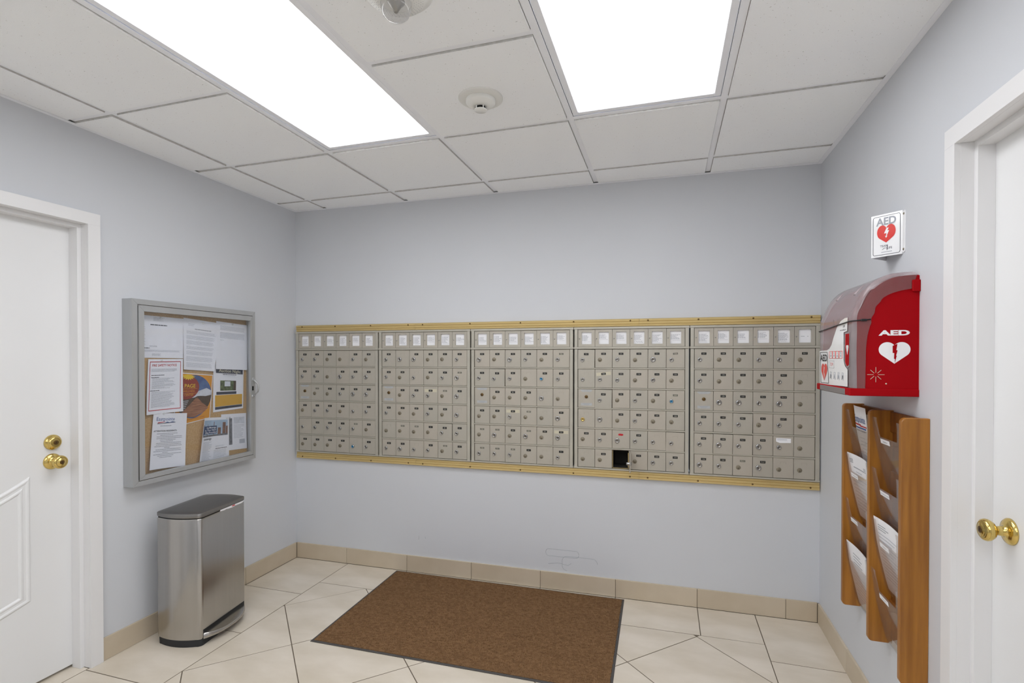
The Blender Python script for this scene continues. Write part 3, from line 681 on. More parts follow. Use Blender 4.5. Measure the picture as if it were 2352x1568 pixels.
notice('poster', 'orange wellness centre poster with a red circle and a copper pier photo', ((-.925, 1.318), (-.692, 1.296), (-.715, 1.055), (-.935, 1.030)), ['paper', 'orange', 'skyblue', 'cloud', 'brownland', 'copper', 'maroon', 'yellow', 'inkfaint'], d5, 'poster', bow=.0, layer=.001)
def d6(R, poly, T, L):
    R(.08, .97, .02, .19, 1); T('Auction Night', .53, .165, .027, 2, l=.0014, bold=.012, sx=1.0); L(.30, .75, .205, .222, 1, 3, 0, .8)
    L(.32, .72, .23, .28, 2, 5, .1); R(.22, .74, .345, .565, 4); R(.36, .55, .36, .47, 5, .0012); R(.66, .74, .345, .565, 6, .0012)
    R(.10, .76, .585, .645, 1); R(.06, .96, .655, .895, 7); L(.10, .85, .69, .86, 6, 8, .3, .3); R(.06, .96, .90, .955, 1)
notice('poster', 'auction night poster with a yellow block at the right of the notice case', ((-.690, 1.362), (-.474, 1.340), (-.483, 1.088), (-.697, 1.084)), ['paper', 'navy', 'tape', 'inkdark', 'green', 'cloud', 'brownland', 'gold2', 'orange'], d6, 'poster', bow=.003, layer=.002)
def d7(R, poly, T, L):
    T('Eastpointe', .36, .135, .026, 1, l=.0012, sx=.92); poly([(.14, .165), (.34, .152), (.36, .16), (.14, .182)], 2); poly([(.34, .17), (.42, .155), (.48, .168), (.56, .152), (.66, .16), (.48, .18)], 1); poly([(.13, .185), (.66, .165), (.66, .172), (.13, .195)], 3)
    L(.22, .55, .225, .24, 1, 4, 0, .7); T('ATTENTION RESIDENTS:', .38, .335, .0115, 3, l=.0012, bold=.01)
    for i, (a, b_) in enumerate(((.14, .74), (.24, .62), (.14, .88), (.14, .88), (.24, .70), (.26, .62), (.14, .86), (.14, .86), (.10, .88), (.38, .54), (.14, .86), (.08, .88), (.34, .50), (.08, .88), (.20, .66), (.26, .62))): L(a, b_, .365+i*.0285, .375+i*.0285, 1, 4, 0, 1., i)
notice('posted_notice', 'white residents notice with a blue script logo at the lower left of the notice case', ((-1.05, 1.116), (-.864, 1.098), (-.889, .821), (-1.084, .837)), ['paper', 'bluelogo', 'red', 'inkdark', 'ink'], d7, layer=.009, bow=.014, pins=((.28, .0),))
def d8(R, poly, T, L):
    R(.03, .95, .06, .42, 1)
    for q in ((.03, .07, .16), (.10, .15, .22), (.20, .27, .15), (.38, .46, .10), (.59, .70, .24), (.76, .87, .12), (.88, .95, .21)): R(q[0], q[1], q[2], .42, 3, .0010)
    R(.03, .95, .39, .43, 4, .0013); R(.02, .55, .19, .37, 2, .0017)
    T('ing Metergy', .52, .245, .0140, 0, 'RIGHT', .0024, bold=.01); T('ns, Your New', .52, .30, .0140, 0, 'RIGHT', .0024, bold=.01); T('illing Provider', .54, .355, .0140, 0, 'RIGHT', .0024, bold=.01)
    T('metergy', .24, .50, .017, 5, l=.0012, bold=.01); L(.08, .42, .55, .97, 14, 6, .35); L(.55, .92, .72, .74, 1, 5, 0, .7); L(.50, .92, .76, .95, 7, 6, .3); L(.55, .85, .66, .70, 2, 6, .2)
notice('flyer', 'curling flyer with a city skyline photo and navy block at the lower edge', ((-.772, 1.061), (-.590, 1.047), (-.595, .808), (-.812, .812)), ['paper', 'sky2', 'navyblue', 'brick', 'greylogo', 'inkdark', 'inkfaint'], d8, 'flyer', layer=.008, bow=.004, curl=lambda s, t: .016*max(0, .45-s)**2*6, pins=((.9, .02),))
def d9(R, poly, T, L):
    R(.02, .42, .12, .85, 1); R(.12, .30, .25, .60, 2, .0009); R(.05, .36, .08, .14, 3); R(.48, .92, .10, .28, 4); L(.48, .92, .31, .70, 10, 5, .35); R(.70, .92, .72, .84, 5)
notice('flyer', 'map flyer with grey and green blocks in the lower right corner of the notice case', ((-.640, 1.066), (-.457, 1.056), (-.455, .840), (-.640, .852)), ['paper', 'greylogo', 'green', 'inkfaint', 'cloud', 'inkfaint'], d9, 'flyer', layer=.002, bow=.003)

# ------------------------------------------------------------------ step bin
BN = thing('step_bin', 'slim brushed steel pedal bin with black base under the notice case', 'trash bin', (.196, -.926, 0), math.radians(8.5))
def foot(hx, hy, r, bul, n=7):
    pts = []
    def end(sg):
        q = []
        for k in range(13):
            u = -1+2*k/12; q.append((u*(hx-r), sg*(hy+bul*(1-u*u))))
        return q
    e = end(-1)
    pts += e[:1]
    pts = []
    cor = lambda cx, cy, a0: [(cx+r*math.cos(math.radians(a0+90*k/n)), cy+r*math.sin(math.radians(a0+90*k/n))) for k in range(n+1)]
    bot = [(x, y) for x, y in end(-1)][1:-1]; top = [(x, y) for x, y in end(1)][1:-1][::-1]
    pts = cor(-hx+r, -hy+r, 180)+bot+cor(hx-r, -hy+r, 270)+cor(hx-r, hy-r, 0)+top+cor(-hx+r, hy-r, 90)
    return pts
def loft(b, secs, mi=None, cap=(True, True)):
    n = len(secs[0][0]); vs = [(x, y, z) for p, z in secs for x, y in p]
    b.add(vs, [(i*n+k, i*n+(k+1) % n, (i+1)*n+(k+1) % n, (i+1)*n+k) for i in range(len(secs)-1) for k in range(n)], True, mi)
    if cap[0]: b.add([(x, y, secs[0][1]) for x, y in secs[0][0]], [list(range(n))][::-1], False, mi)
    if cap[1]: b.add([(x, y, secs[-1][1]) for x, y in secs[-1][0]], [list(range(n))], False, mi)
    return b
hx, hy = .121, .166
loft(MB(), [(foot(hx-.004, hy-.004, .022, .018), .0), (foot(hx-.003, hy-.003, .022, .018), .04), (foot(hx-.006, hy-.006, .022, .018), .05)]).build('base_ring', 'rubber', BN)
# body: raised cut-out above the pedal on the +x side
b = MB(); P0 = foot(hx, hy, .022, .018); n = len(P0)
zlow = [.036+.040*max(0., min(1., (x-(hx-.030))/.02))*max(0., min(1., (hy-.012-abs(y))/.03)) for x, y in P0]
vs = [(x, y, z) for (x, y), z in zip(P0, zlow)]+[(x, y, .12) for x, y in P0]+[(x, y, .612) for x, y in P0]+[(x*.985, y*.985, .617) for x, y in P0]
b.add(vs, [(i*n+k, i*n+(k+1) % n, (i+1)*n+(k+1) % n, (i+1)*n+k) for i in range(3) for k in range(n)], True); b.build('body', 'steel', BN)
loft(MB(), [(foot(hx-.006, hy-.006, .02, .018), .600), (foot(hx-.006, hy-.006, .02, .018), .624)]).build('inner_rim', 'black', BN)
loft(MB(), [(foot(hx-.001, hy-.001, .022, .018), .6225), (foot(hx+.001, hy+.001, .022, .018), .628), (foot(hx+.001, hy+.001, .022, .018), .6285), (foot(hx+.001, hy+.001, .022, .018), .6405), (foot(hx+.0006, hy+.0006, .022, .018), .6412), (foot(hx-.0012, hy-.0012, .022, .018), .6430), (foot(hx-.002, hy-.002, .022, .018), .6433), (foot(hx-.0028, hy-.0028, .022, .018), .6434), (foot(hx-.03, hy-.03, .015, .015), .646)]).build('lid', 'steeltop', BN)
b = MB(); ys = [-.03+.022*k for k in range(9)]
b.add([(hx+.0004+.0022*math.sin(k*2.), y, .6165-.004*math.sin(math.pi*k/8)) for k, y in enumerate(ys)]+[(hx+.0012, y, .6235) for y in ys], [(k, k+1, 10+k, 9+k) for k in range(8)], True)
b.add([(hx+.0028, .052, .6172), (hx+.0028, .080, .6172), (hx+.0028, .074, .6225), (hx+.0028, .058, .6225)], [(0, 1, 2, 3)], mi=1); b.build('bin_liner', ['paper', 'red'], BN)
b = MB(); pp = []
for k in range(17): u = -1+2*k/16; pp.append((hx+.004+.046*(1-abs(u)**2.6), .148*u))
pp = pp+[(hx-.004, .148), (hx-.004, -.148)]
zt_ = lambda x: .060-.26*max(0., x-hx)
n = len(pp); vs = [(x, y, .034) for x, y in pp]+[(x+.0015*(x > hx), y, min(.040, zt_(x)-.003)) for x, y in pp]+[(x-.0005*(x > hx), y*.995, zt_(x)-.001) for x, y in pp]+[(hx+(x-hx)*.9, y*.965, zt_(x)+.001) for x, y in pp]
b.add(vs, [(i_*n+k, i_*n+(k+1) % n, (i_+1)*n+(k+1) % n, (i_+1)*n+k) for i_ in range(3) for k in range(n)], True); b.add(vs[3*n:], [list(range(n))]); b.add(vs[:n], [list(range(n))])
b.build('pedal', 'steel', BN)
MB().box(hx-.03, hx+.001, -.150, .150, .028, .080, .003).build('pedal_housing', 'black', BN)

# ------------------------------------------------------------------ defibrillator cabinet on the right wall
AD = thing('defibrillator_cabinet', 'red wall cabinet with frosted cover and white AED heart on its side', 'AED cabinet', (W, -.8365, 1.268), RIGHT)
prof = [(.185, .025), (.186, .08), (.187, .15), (.186, .21), (.186, .257), (.182, .278), (.173, .299), (.153, .343), (.122, .378), (.086, .397), (.051, .403), (.014, .404)]
hw = .1905
def smoothp(p, k=5):
    out = []
    for i in range(len(p)-1):
        a, b_, c, d_ = p[max(0, i-1)], p[i], p[i+1], p[min(len(p)-1, i+2)]
        for q in range(k):
            t_ = q/k; out.append(tuple(.5*(2*b_[n]+(c[n]-a[n])*t_+(2*a[n]-5*b_[n]+4*c[n]-d_[n])*t_*t_+(3*b_[n]-a[n]-3*c[n]+d_[n])*t_**3) for n in (0, 1)))
    return out+[p[-1]]
prof0 = prof; prof = smoothp(prof, 4)
ins = [(max(.012, d-.013), z-.012*min(1, max(0, (z-.22)/.08))) for d, z in prof]
MB().box(-hw+.003, hw-.003, -.012, 0, .02, .392, .002).build('back_plate', 'aedred', AD)
for sg in (-1, 1):
    poly = [(-.0, .012)]+[(-.172, .012)]+[(-d, z) for d, z in ins]+[(-.0, .390)]
    b = MB(); b.prism(poly, sg*(hw-.008), sg*(hw-.0025), 'yz'); b.build('side_panel', 'aedred', AD)
b = MB().box(-hw-.0015, hw+.0015, -.194, 0, 0, .024, .0015); b.box(-hw+.045, hw-.045, -.1955, -.15, -.001, .022, .003, mi=1); b.build('bottom_tray', ['aedred', 'inner'], AD)
MB().box(-hw+.03, hw-.03, -.13, -.02, .03, .25, .01).build('inner_case', 'inner', AD)
for sg in (-1, 1): MB().box(sg*hw-.004+.003*sg, sg*hw+.004+.003*sg, -.022, 0, .338, .376, .002).build('hinge_lug', 'aedred', AD)
# frosted cover: curved shell with rounded edges and side flanges
cols = [(-hw, .012), (-hw+.0015, .0075), (-hw+.004, .004), (-hw+.0085, .001), (-hw+.013, .0)]+[(-.15+.05*k, -.0) for k in range(7)]+[(hw-.013, 0), (hw-.0085, .001), (hw-.004, .004), (hw-.0015, .0075), (hw, .012)]
def cov(d, z, e):
    if z > .28: k = min(1, (z-.28)/.10); return (d-e*(1-k*.5), z-e*k)
    return (d-e, z)
b = MB(); n = len(cols); vs = []
for d, z in prof:
    for x, e in cols: q = cov(d, z, e); vs.append((x, -q[0], q[1]))
b.add(vs, [(j*n+i, j*n+i+1, (j+1)*n+i+1, (j+1)*n+i) for j in range(len(prof)-1) for i in range(n-1)], True)
inner = [(.150, .025), (.149, .10), (.148, .16), (.144, .20), (.136, .235), (.1345, .250), (.127, .268), (.124, .285), (.112, .305), (.100, .322), (.076, .335), (.050, .343), (.022, .348)]
# resample inner edge to the outer point count
def resamp(pl, m):
    L = [0]
    for a, c in zip(pl, pl[1:]): L.append(L[-1]+math.hypot(c[0]-a[0], c[1]-a[1]))
    out = []
    for k in range(m):
        s = L[-1]*k/(m-1); i = max(j for j in range(len(L)) if L[j] <= s+1e-9); i = min(i, len(pl)-2); q = (s-L[i])/(L[i+1]-L[i]); out.append((pl[i][0]+q*(pl[i+1][0]-pl[i][0]), pl[i][1]+q*(pl[i+1][1]-pl[i][1])))
    return out
for sg in (-1, 1):
    o_, i_ = resamp([cov(d, z, .012) for d, z in prof], 60), resamp(smoothp(inner, 4), 60)
    i_ = [(d+.0016*math.sin(k*1.1) if 30 < k < 45 else d, z) for k, (d, z) in enumerate(i_)]
    b.add([(sg*hw, -d, z) for d, z in o_]+[(sg*(hw+.001), -d, z) for d, z in i_], [(k, k+1, 61+k, 60+k) for k in range(59)], False, 1)
    b.add([(sg*(hw+.001), -d, z) for d, z in i_]+[(sg*(hw-.003), -d, z) for d, z in i_], [(k, k+1, 61+k, 60+k) for k in range(59)], False, 1)
cv = b.build('frosted_cover', ['cover', 'coverside'], AD)
# moulded ribs on the cover top
for x in (.095, -.095):
    r = [(.155, .345), (.137, .366), (.112, .384)]
    MB().tube([(x, -d+.0035, z-.0035) for d, z in smoothp(r, 4)], .006, 10).build('moulded_rib', 'cover', cv)
# sticker on the front
lab = [(-.177, .153), (-.0815, .154), (-.0515, .160), (-.0265, .173), (.0015, .204), (.0355, .235), (.0755, .2545), (.1195, .262), (.1475, .262), (.1435, .217), (.1085, .214), (.1105, .117), (.1235, .098), (.1505, .086), (.1515, .028), (-.172, .022)]
def fd(z): 
    for (d0, z0), (d1, z1) in zip(prof, prof[1:]):
        if z0 <= z <= z1: return d0+(d1-d0)*(z-z0)/(z1-z0)
    return .185
def heart(cx, cz, w, h, n=48):
    # two round lobes and straight flanks down to the tip
    R_ = .272*w; ox = .5*w-R_; top = cz+.5*h-R_; tip = cz-.5*h
    m = n//2; pts = []
    dx, dz = ox, top-tip; D = math.hypot(dx, dz); a_end = math.atan2(-dz, -dx)+math.acos(R_/D)     # tangent point seen from the tip (right lobe)
    a_st = math.acos(max(-1, min(1, -ox/R_)))
    for k in range(m+1):
        a = a_st+(a_end-a_st)*k/m; pts.append((cx+ox+R_*math.cos(a), top+R_*math.sin(a)))
    right = pts; left = [(2*cx-x, z) for x, z in right][::-1]
    return right+[(cx, tip)]+left[:-1]
b = MB(); Y1 = lambda z, l: -(.1872+l)
def lf(poly, mi, l): b.add([(x, Y1(z, l), z) for x, z in poly], [list(range(len(poly)))], mi=mi)
lf(lab, 0, .0012)
bord = [(-.166, .147), (-.076, .147), (-.056, .030), (-.155, .028)]
for i in range(4):
    p, q = bord[i], bord[(i+1) % 4]; b.tube([(p[0], Y1(p[1], .0016), p[1]), (q[0], Y1(q[1], .0016), q[1])], .0009, 4, 1)
b.text('AED', 0, 0, .036, 0, 1, fn=lambda u, v: (-.120+u*1.25, Y1(.113+v, .0018), .113+v), bold=.02)
lf(heart(-.112, .070, .076, .066), 2, .0018); lf([(-.114, .094), (-.108, .088), (-.113, .070), (-.106, .060), (-.110, .040), (-.114, .058), (-.118, .070)], 0, .0022)
for k in range(4):
    x = -.050+.0375*k
    for q in ((x, .124, x+.034, .124), (x, .149, x+.034, .149), (x, .124, x, .149), (x+.034, .124, x+.034, .149)): b.tube([(q[0], Y1(q[1], .0014), q[1]), (q[2], Y1(q[3], .0014), q[3])], .0008, 4, 2)
    lf([(x+.010, .130), (x+.024, .130), (x+.022, .136), (x+.012, .136)], 3, .0016); lf(heart(x+.017, .142, .008, .008, 12), 3, .0016)
    x = -.045+.044*k
    for q in ((x+.004, .048, x+.008, .074), (x+.008, .074, x+.024, .072), (x+.024, .072, x+.020, .046), (x+.006, .060, x+.022, .050)): b.tube([(q[0], Y1(q[1], .0014), q[1]), (q[2], Y1(q[3], .0014), q[3])], .0008, 4, 3)
    lf([(x+.010, .052), (x+.018, .050), (x+.016, .064), (x+.011, .066)], 1 if k in (0, 3) else 3, .0016)
b.text('TEL 911', 0, 0, .0165, 0, 2, fn=lambda u, v: (-.020+u*.62, Y1(.096+v, .0016), .096+v))
for q in ((-.0485, .088, .006, .088), (-.0485, .114, .006, .114), (-.0485, .088, -.0485, .114), (.006, .088, .006, .114)): b.tube([(q[0], Y1(q[1], .0014), q[1]), (q[2], Y1(q[3], .0014), q[3])], .0005, 4, 3)
b.text('Life', 0, 0, .014, 0, 1, fn=lambda u, v: (.110+u+v*.3, Y1(.231+v, .0016), .231+v)); b.text('www.teamlife.com', 0, 0, .0085, 0, 1, fn=lambda u, v: (.102+u, Y1(.220+v, .0016), .220+v))
b.build('front_sticker', ['signface', 'black', 'signred', 'ink'], cv)
b = MB(); b.prism([(.118, .117), (.1255, .103), (.150, .092), (.166, .097), (.166, .212), (.118, .212)], -.1885, -.1875, mi=2); b.prism([(.1285, .110), (.145, .097), (.164, .102), (.164, .207), (.1285, .207)], -.1892, -.1885); b.flat(heart(.150, .152, .024, .034, 20), -.1896, 1)
b.build('handle_recess', ['aedred', 'signface', 'cover'], cv)
# strap with plug
fx = lambda x: -.188 if abs(x) < .18 else -.182
b = MB().tube([(-.1925, -.165, .228), (-.189, -.184, .229), (-.178, -.1905, .230), (-.0575, -.1905, .236), (.05, -.1905, .242), (.14, -.1905, .246), (.178, -.1905, .2475), (.189, -.183, .2480), (.1925, -.172, .2485), (.193, -.150, .2500), (.193, -.136, .2515)], .0021, 8); b.build('strap', 'black', AD)
MB().box(.190, .1965, -.164, -.146, .2455, .2535, .002).build('strap_clip', 'black', AD)
# white print on the near side panel (u = distance from wall)
S = hw-.0022
b = MB(); side = lambda d, z, l=.0: (S+l, -d, z)
b.text('AED', 0, 0, .0245, 0, 0, fn=lambda u, v: side(.0675-u*1.78, .199+v*.92), bold=.045)
ht = heart(.0675, .1415, .088, .070); b.add([side(d, z) for d, z in ht], [list(range(len(ht)))])
bolt = [(.0675-(px-766)*.000323, .106+(545-py)*.000323) for px, py in ((791, 343), (750, 364), (750, 436), (764, 436), (762, 494), (770, 497), (768, 541), (786, 463), (780, 463), (792, 410), (782, 408))]
b.add([side(d, z, .0004) for d, z in bolt], [list(range(len(bolt)))], mi=1)
for k in range(8):
    a = math.pi*k/4; c, s_ = math.cos(a), math.sin(a); r0, r1, w = .0065, .0245 if k % 2 == 0 else .0215, .0007; cx, cz = .119, .0705
    b.add([side(cx+r*c-e*w*s_, cz+r*s_+e*w*c, .0) for r, e in ((r0, -1), (r1, -1), (r1, 1), (r0, 1))], [(0, 1, 2, 3)], mi=2)
b.lathe([(.0025, 0), (.002, .001), (0, .001)], side(.090, .041), '+x', 12, 2); b.build('side_print', ['signface', 'aedred', 'tape'], AD)

# ------------------------------------------------------------------ projecting AED sign
SG = thing('projecting_sign', 'small white V-shaped AED sign with a red heart above the red cabinet', 'sign', (W, -.834, 1.751), RIGHT)
hh = .149; ap = .070
for sg, nm in ((1, 'near_face'), (-1, 'far_face')):
    # face plate from the apex to the wall, plus its wall flange
    a = Vector((0, -ap-.0, 0)); e = Vector((sg*.068, -.001, 0)); d = (e-a).normalized(); nrm = Vector((d.y, -d.x, 0))*(1 if sg > 0 else -1)
    b = MB(); th = .0015
    pts = [a+nrm*th, e+nrm*th, e, a]; b.add([(p.x, p.y, 0) for p in pts]+[(p.x, p.y, hh) for p in pts], [(0, 1, 2, 3), (7, 6, 5, 4), (0, 1, 5, 4), (1, 2, 6, 5), (2, 3, 7, 6), (3, 0, 4, 7)])
    fl_ = [(sg*(.068+q[0]), q[1]) for q in rr(0, .021, .003, hh-.003, .008, 4)]; b.prism(fl_, -.002, -.0002)
    pl_ = b.build('sign_plate', 'signface', SG)
    L = (e-a).length
    def F(u, v, l=.0006): p = a+d*((u if sg > 0 else 1-u)*L)+nrm*(th+l); return (p.x, p.y, v*hh)
    b = MB(); bo = rr(.06, .93, .045, .955, .05, 4)
    for i in range(len(bo)): b.tube([F(*bo[i]), F(*bo[(i+1) % len(bo)])], .0007, 4, 0)
    b.text('AED', 0, 0, 1, 0, 1, fn=lambda u, v: F(.49+u*.33, .745+v*.245), bold=.03)
    h2 = heart(.49, .53, .60, .42); b.add([F(*q) for q in h2], [list(range(len(h2)))], mi=2)
    bl_ = [(.50, .665), (.57, .665), (.53, .60), (.585, .60), (.505, .475), (.535, .475), (.485, .43), (.455, .48), (.485, .475), (.50, .54), (.42, .54)]; b.add([F(u, v, .0009) for u, v in bl_], [list(range(len(bl_)))], mi=3)
    b.text('TEAM', 0, 0, 1, 0, 0, fn=lambda u, v: F(.42+u*.10, .225+v*.07)); b.text('LIFE', 0, 0, 1, 0, 0, fn=lambda u, v: F(.60+u*.10, .165+v*.07)); b.tube([F(.36, .165), (F(.44, .20)), F(.53, .19), F(.52, .255), F(.515, .14)], .0006, 4, 0)
    b.rect(0, 0, 0, 0, 0); b.add([F(.33, .098), F(.68, .098), F(.68, .110), F(.33, .110)], [(0, 1, 2, 3)], mi=1); b.build('sign_print', ['navy', 'signgrey', 'signred', 'signface'], pl_)
    for z in (.014, hh-.014): MB().lathe([(.0042, 0), (.0042, .001), (.0028, .0022), (0, .0024)], seg=12).build('screw', 'dull', SG, (sg*(.068+.0105), -.002, z))

# ------------------------------------------------------------------ brochure rack on the right wall
RC, RZ = -.820, .372
RK = thing('brochure_rack', 'oak wall rack with eight clear acrylic pockets below the red cabinet', 'brochure rack', (W, RC, RZ), RIGHT)
RH, RD = .834, .075
PXc = [-.270, .011, .270]                   # panel positions: far, middle, near
for x in PXc:
    bm = MB(); cr_ = .014; arc = lambda cy, cz, a0: [(cy+cr_*math.cos(math.radians(a0-18*k)), cz+cr_*math.sin(math.radians(a0-18*k))) for k in range(6)]; pr_ = [(-.001, 0)]+arc(-RD+cr_, cr_, 270)+arc(-RD+cr_, RH-cr_, 180)+[(-.001, RH)]
    a0_, a1_ = x-.010, x+.010; e = .002
    inn = [(y+(e if y < -.06 else 0), z+(e if z < .1 else -e)) for y, z in pr_]
    nn_ = len(pr_); vs = [(a0_, *p) for p in inn]+[(a0_+e, *p) for p in pr_]+[(a1_-e, *p) for p in pr_]+[(a1_, *p) for p in inn]
    bm.add(vs, [list(range(nn_)), list(range(4*nn_-1, 3*nn_-1, -1))]+[(k*nn_+i, k*nn_+(i+1) % nn_, (k+1)*nn_+(i+1) % nn_, (k+1)*nn_+i) for k in range(3) for i in range(nn_)]); bm.build('upright_panel', 'wood', RK)
for i in range(2):
    for z0, z1 in ((RH-.075, RH-.004), (RH-.275, RH-.215), (RH-.46, RH-.40), (.10, .16)): MB().box(PXc[i]+.010, PXc[i+1]-.010, -.012, -.001, z0, z1, .001).build('back_rail', 'woodback', RK)
    MB().box(PXc[i]+.010, PXc[i+1]-.010, -.004, -.0008, .02, RH-.01).build('back_board', 'woodback', RK)
def pocket_path(dz):
    pts = [(.066, 0), (.0615, .04), (.057, .078), (.047, .13), (.036, .18), (.026, .225), (.017, .256), (.009, .272), (.005, .276)]
    for (d0, z0), (d1, z1) in zip(pts, pts[1:]):
        if z0 <= dz <= z1: q = (dz-z0)/(z1-z0); return d0+(d1-d0)*q
    return .005
TIP = [1.184-RZ, 1.004-RZ, .823-RZ, .643-RZ]
def sheetgrid(b, x0, x1, zt, za, zb, off, n=10, k=1, mi=None, bowx=0.):
    vs = []
    for j in range(n+1):
        dz = za+(zb-za)*j/n
        for i in range(k+1):
            u = i/k; vs.append((x0+(x1-x0)*u, -(pocket_path(max(0, dz))+off(dz, u) if callable(off) else -(0)), zt-dz))
    b.add(vs, [(j*(k+1)+i, j*(k+1)+i+1, (j+1)*(k+1)+i+1, (j+1)*(k+1)+i) for j in range(n) for i in range(k)], True, mi)
for col in range(2):
    x0, x1 = PXc[col]+.0105, PXc[col+1]-.0105; wd_ = x1-x0
    for r in range(4):
        zt = TIP[r]; b = MB(); th = lambda dz, u: .0; th2 = lambda dz, u: .0025
        # front sheet with a U-shaped cut: two tall tabs and the lower middle
        for o_ in (th, th2):
            sheetgrid(b, x0, x0+.036, zt, 0, .066, o_, 4); sheetgrid(b, x1-.036, x1, zt, 0, .066, o_, 4)
            sheetgrid(b, x0, x1, zt, .066, .276, o_, 16)
            for sg, xa in ((1, x0+.036), (-1, x1-.036)):      # sloped shoulder of the cut
                v = [(xa, -(pocket_path(.02)+o_(0, 0)), zt-.020), (xa, -(pocket_path(.066)+o_(0, 0)), zt-.066), (xa+sg*.014, -(pocket_path(.066)+o_(0, 0)), zt-.066)]; b.add(v, [(0, 1, 2)])
        e = [(x0, 0), (x0+.036, .0), (x0+.036, .020), (x0+.050, .066), (x1-.050, .066), (x1-.036, .020), (x1-.036, 0), (x1, 0)]
        for p, q in zip(e, e[1:]): b.add([(p[0], -pocket_path(p[1]), zt-p[1]), (q[0], -pocket_path(q[1]), zt-q[1]), (q[0], -pocket_path(q[1])-.0025, zt-q[1]), (p[0], -pocket_path(p[1])-.0025, zt-p[1])], [(0, 1, 2, 3)])
        pk = b.build('acrylic_pocket', 'acrylic', RK)
        if not (col == 0 and r in (0, 3)):
            b = MB(); xa = x0+(.055 if col else .045); ww = .075; off = .0032
            lp = lambda u, dz: (xa+u*ww, -(pocket_path(dz)+off), zt-dz)
            b.add([lp(0, .071), lp(1, .071), lp(1, .087), lp(0, .087)], [(0, 1, 2, 3)], mi=0)
            tx = [['', 'HOT WATER UPDATE', 'WELCOME PACKAGE', ''], ['REFERRALS', 'SUITE RENTAL FORMS', 'PARKING', 'MOVE-IN']][col][r]
            vs, fs = text_geo(tx); wmax = max(v[0] for v in vs)*2; sc_ = min(.0075, .066/wmax)
            b.add([(xa+ww/2+u*sc_, -(pocket_path(.082)+off+.0004), zt-.0815+v*sc_) for u, v in vs], fs, mi=1); b.build('pocket_label', ['paper', 'inkdark'], pk)
def leaflet(col, r, label, top, n, drawf=None, name='leaflet_stack', cat='leaflets', bow=.010, w=(.012, .185), curl=0.):
    zt = TIP[r]; x0 = PXc[col]+.010; t = thing(name, label, cat, (W, RC, RZ+zt-.262), RIGHT, 'papers in the brochure rack')
    for k in range(n):
        b = MB(); o = lambda dz, u, k=k: -.0035-.0035*k-bow*(u*(1-u))*4*max(0, 1-dz/.2)-curl*max(0, .5-u)**2
        def pd(dz): return pocket_path(max(0, dz)) + (.011/.04*.4*(-dz) if dz < 0 else 0)
        xa, xb = x0+w[0]+.002*k, x0+w[1]-.001*k; N_, K_ = 14, 8; tp = -top+.004*k
        def PT(u, dz, l=0.): return (xa+(xb-xa)*u, -(pd(dz)+o(dz, u)+l), .262-dz)
        b.add([PT(i/K_, tp+(.255-tp)*j/N_) for j in range(N_+1) for i in range(K_+1)], [(j*(K_+1)+i, j*(K_+1)+i+1, (j+1)*(K_+1)+i+1, (j+1)*(K_+1)+i) for j in range(N_) for i in range(K_)], True)
        if k == 0 and drawf:
            def R(u0, u1, v0, v1, mi, q=5): b.add([PT(u0+(u1-u0)*i/q, tp+v0+(v1-v0)*j/q, .0006) for j in range(q+1) for i in range(q+1)], [(j*(q+1)+i, j*(q+1)+i+1, (j+1)*(q+1)+i+1, (j+1)*(q+1)+i) for j in range(q) for i in range(q)], mi=mi)
            def TX(s, u, v, size, mi, sx=1., al='CENTER'): b.text(s, 0, 0, size, 0, mi, al, fn=lambda p, q: PT(u+p*sx/(xb-xa), tp+v-q, .0009))
            drawf(R, TX)
        b.build('sheet', ['paper', 'ink', 'bluelogo', 'red', 'inkfaint'], t)
    return t
def e1(R, TX):
    TX('Eastpointe', .55, .062, .040, 2, .78); R(.15, .60, .068, .074, 3); R(.55, .95, .072, .077, 3); R(.2, .9, .080, .086, 2); R(.3, .85, .092, .096, 1)
    for k in range(9): R(.15, .75+.1*(k % 2), .12+k*.014, .1225+k*.014, 4, 2)
leaflet(0, 0, 'white brochure with a blue script logo in the far top pocket', .020, 1, e1, 'brochure', 'brochure', .004, (.016, .206), .085)
def e2(R, TX):
    for k in range(3): R(.08, .22, .022+k*.006, .025+k*.006, 1, 2); R(.72, .86, .038+k*.006, .041+k*.006, 1, 2)
    R(.22, .74, .050, .054, 1)
    for k in range(12): R(.12+.2*(k < 3), .62+.1*(k % 3), .066+k*.014, .0685+k*.014, 4, 2)
leaflet(0, 1, 'stack of printed white sheets in the far second pocket', .004, 4, e2, bow=.008, w=(.006, .215))
def e3(R, TX):
    for k in range(4): R(.25, .6+.08*(k % 2), .035+k*.012, .038+k*.012, 1, 2)
    for k in range(8): R(.15, .8-.1*(k % 2), .12+k*.014, .1225+k*.014, 4, 2)
leaflet(0, 3, 'stack of white sheets in the far bottom pocket', .004, 3, e3, bow=.006, w=(.006, .215))
def e4(R, TX):
    for k in range(3): R(.12, .38+.1*(k % 2), .022+k*.008, .025+k*.008, 1, 2)
    for k in range(14): R(.10, .82-.12*(k % 3), .052+k*.012, .0545+k*.012, 4, 2)
leaflet(1, 2, 'stack of printed white sheets in the near third pocket', .006, 4, e4, bow=.008, w=(.006, .215))

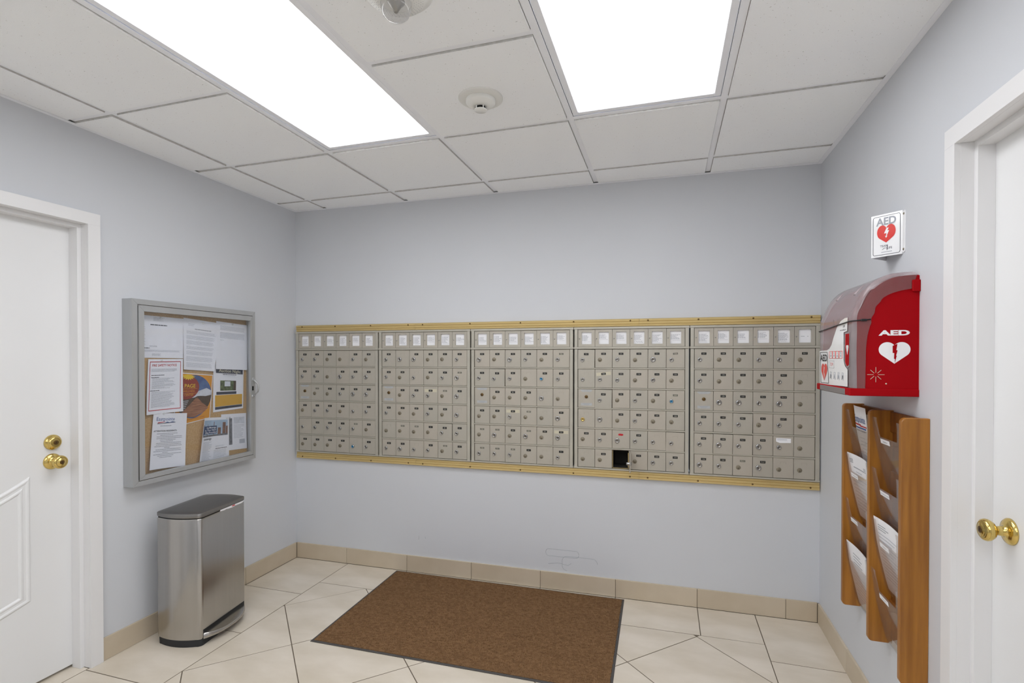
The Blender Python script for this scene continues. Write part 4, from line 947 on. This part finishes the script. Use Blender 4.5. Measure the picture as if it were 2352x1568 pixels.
# ------------------------------------------------------------------ door mat
MT = thing('door_mat', 'brown carpet mat with dark rubber edge below the mailboxes', 'mat', (1.530, -.431, 0), BW*.9)
mx, my, e = .729, .4315, .015
b = MB(); o4 = [(-mx, -my), (mx, -my), (mx, my), (-mx, my)]; i4 = [(-mx+e, -my+e), (mx-e, -my+e), (mx-e, my-e), (-mx+e, my-e)]
b.add([(x, y, .0005) for x, y in o4]+[(x, y, .0022) for x, y in o4]+[(x, y, .0034) for x, y in i4], [(0, 1, 2, 3)]+[(k*4+n, k*4+(n+1) % 4, k*4+4+(n+1) % 4, k*4+4+n) for k in range(2) for n in range(4)]+[(8, 9, 10, 11)]); b.build('rubber_edge', 'matedge', MT)
mat('pile', '80603f', .95, var=.2, vscale=85, col2='6b4d2e', stretch=(.7, 1, 1))
import numpy as np
rg = np.random.default_rng(3); NT = 90000
px_ = rg.uniform(-mx+e-.004, mx-e+.004, NT); py_ = rg.uniform(-my+e-.004, my-e+.004, NT); an = rg.uniform(0, 2*np.pi, NT); hz_ = rg.uniform(.006, .0095, NT); wq = .0016
lx, ly = rg.normal(0, .0022, NT), rg.normal(0, .0022, NT)
V = np.empty((NT, 3, 3), np.float32)
V[:, 0] = np.stack([px_-wq*np.cos(an), py_-wq*np.sin(an), np.full(NT, .0030)], 1); V[:, 1] = np.stack([px_+wq*np.cos(an), py_+wq*np.sin(an), np.full(NT, .0030)], 1); V[:, 2] = np.stack([px_+lx, py_+ly, hz_], 1)
me = bpy.data.meshes.new('carpet_pile'); me.vertices.add(NT*3); me.vertices.foreach_set('co', V.ravel()); me.loops.add(NT*3); me.loops.foreach_set('vertex_index', np.arange(NT*3, dtype=np.int32)); me.polygons.add(NT); me.polygons.foreach_set('loop_start', np.arange(0, NT*3, 3, dtype=np.int32)); me.update(); me.validate()
me.materials.append(M['pile']); o = link('carpet_pile', me, MT); o['kind'] = 'stuff'
MB().box(-mx+e-.002, mx-e+.002, -my+e-.002, my-e+.002, .0030, .0052).build('carpet_backing', 'pile', MT)
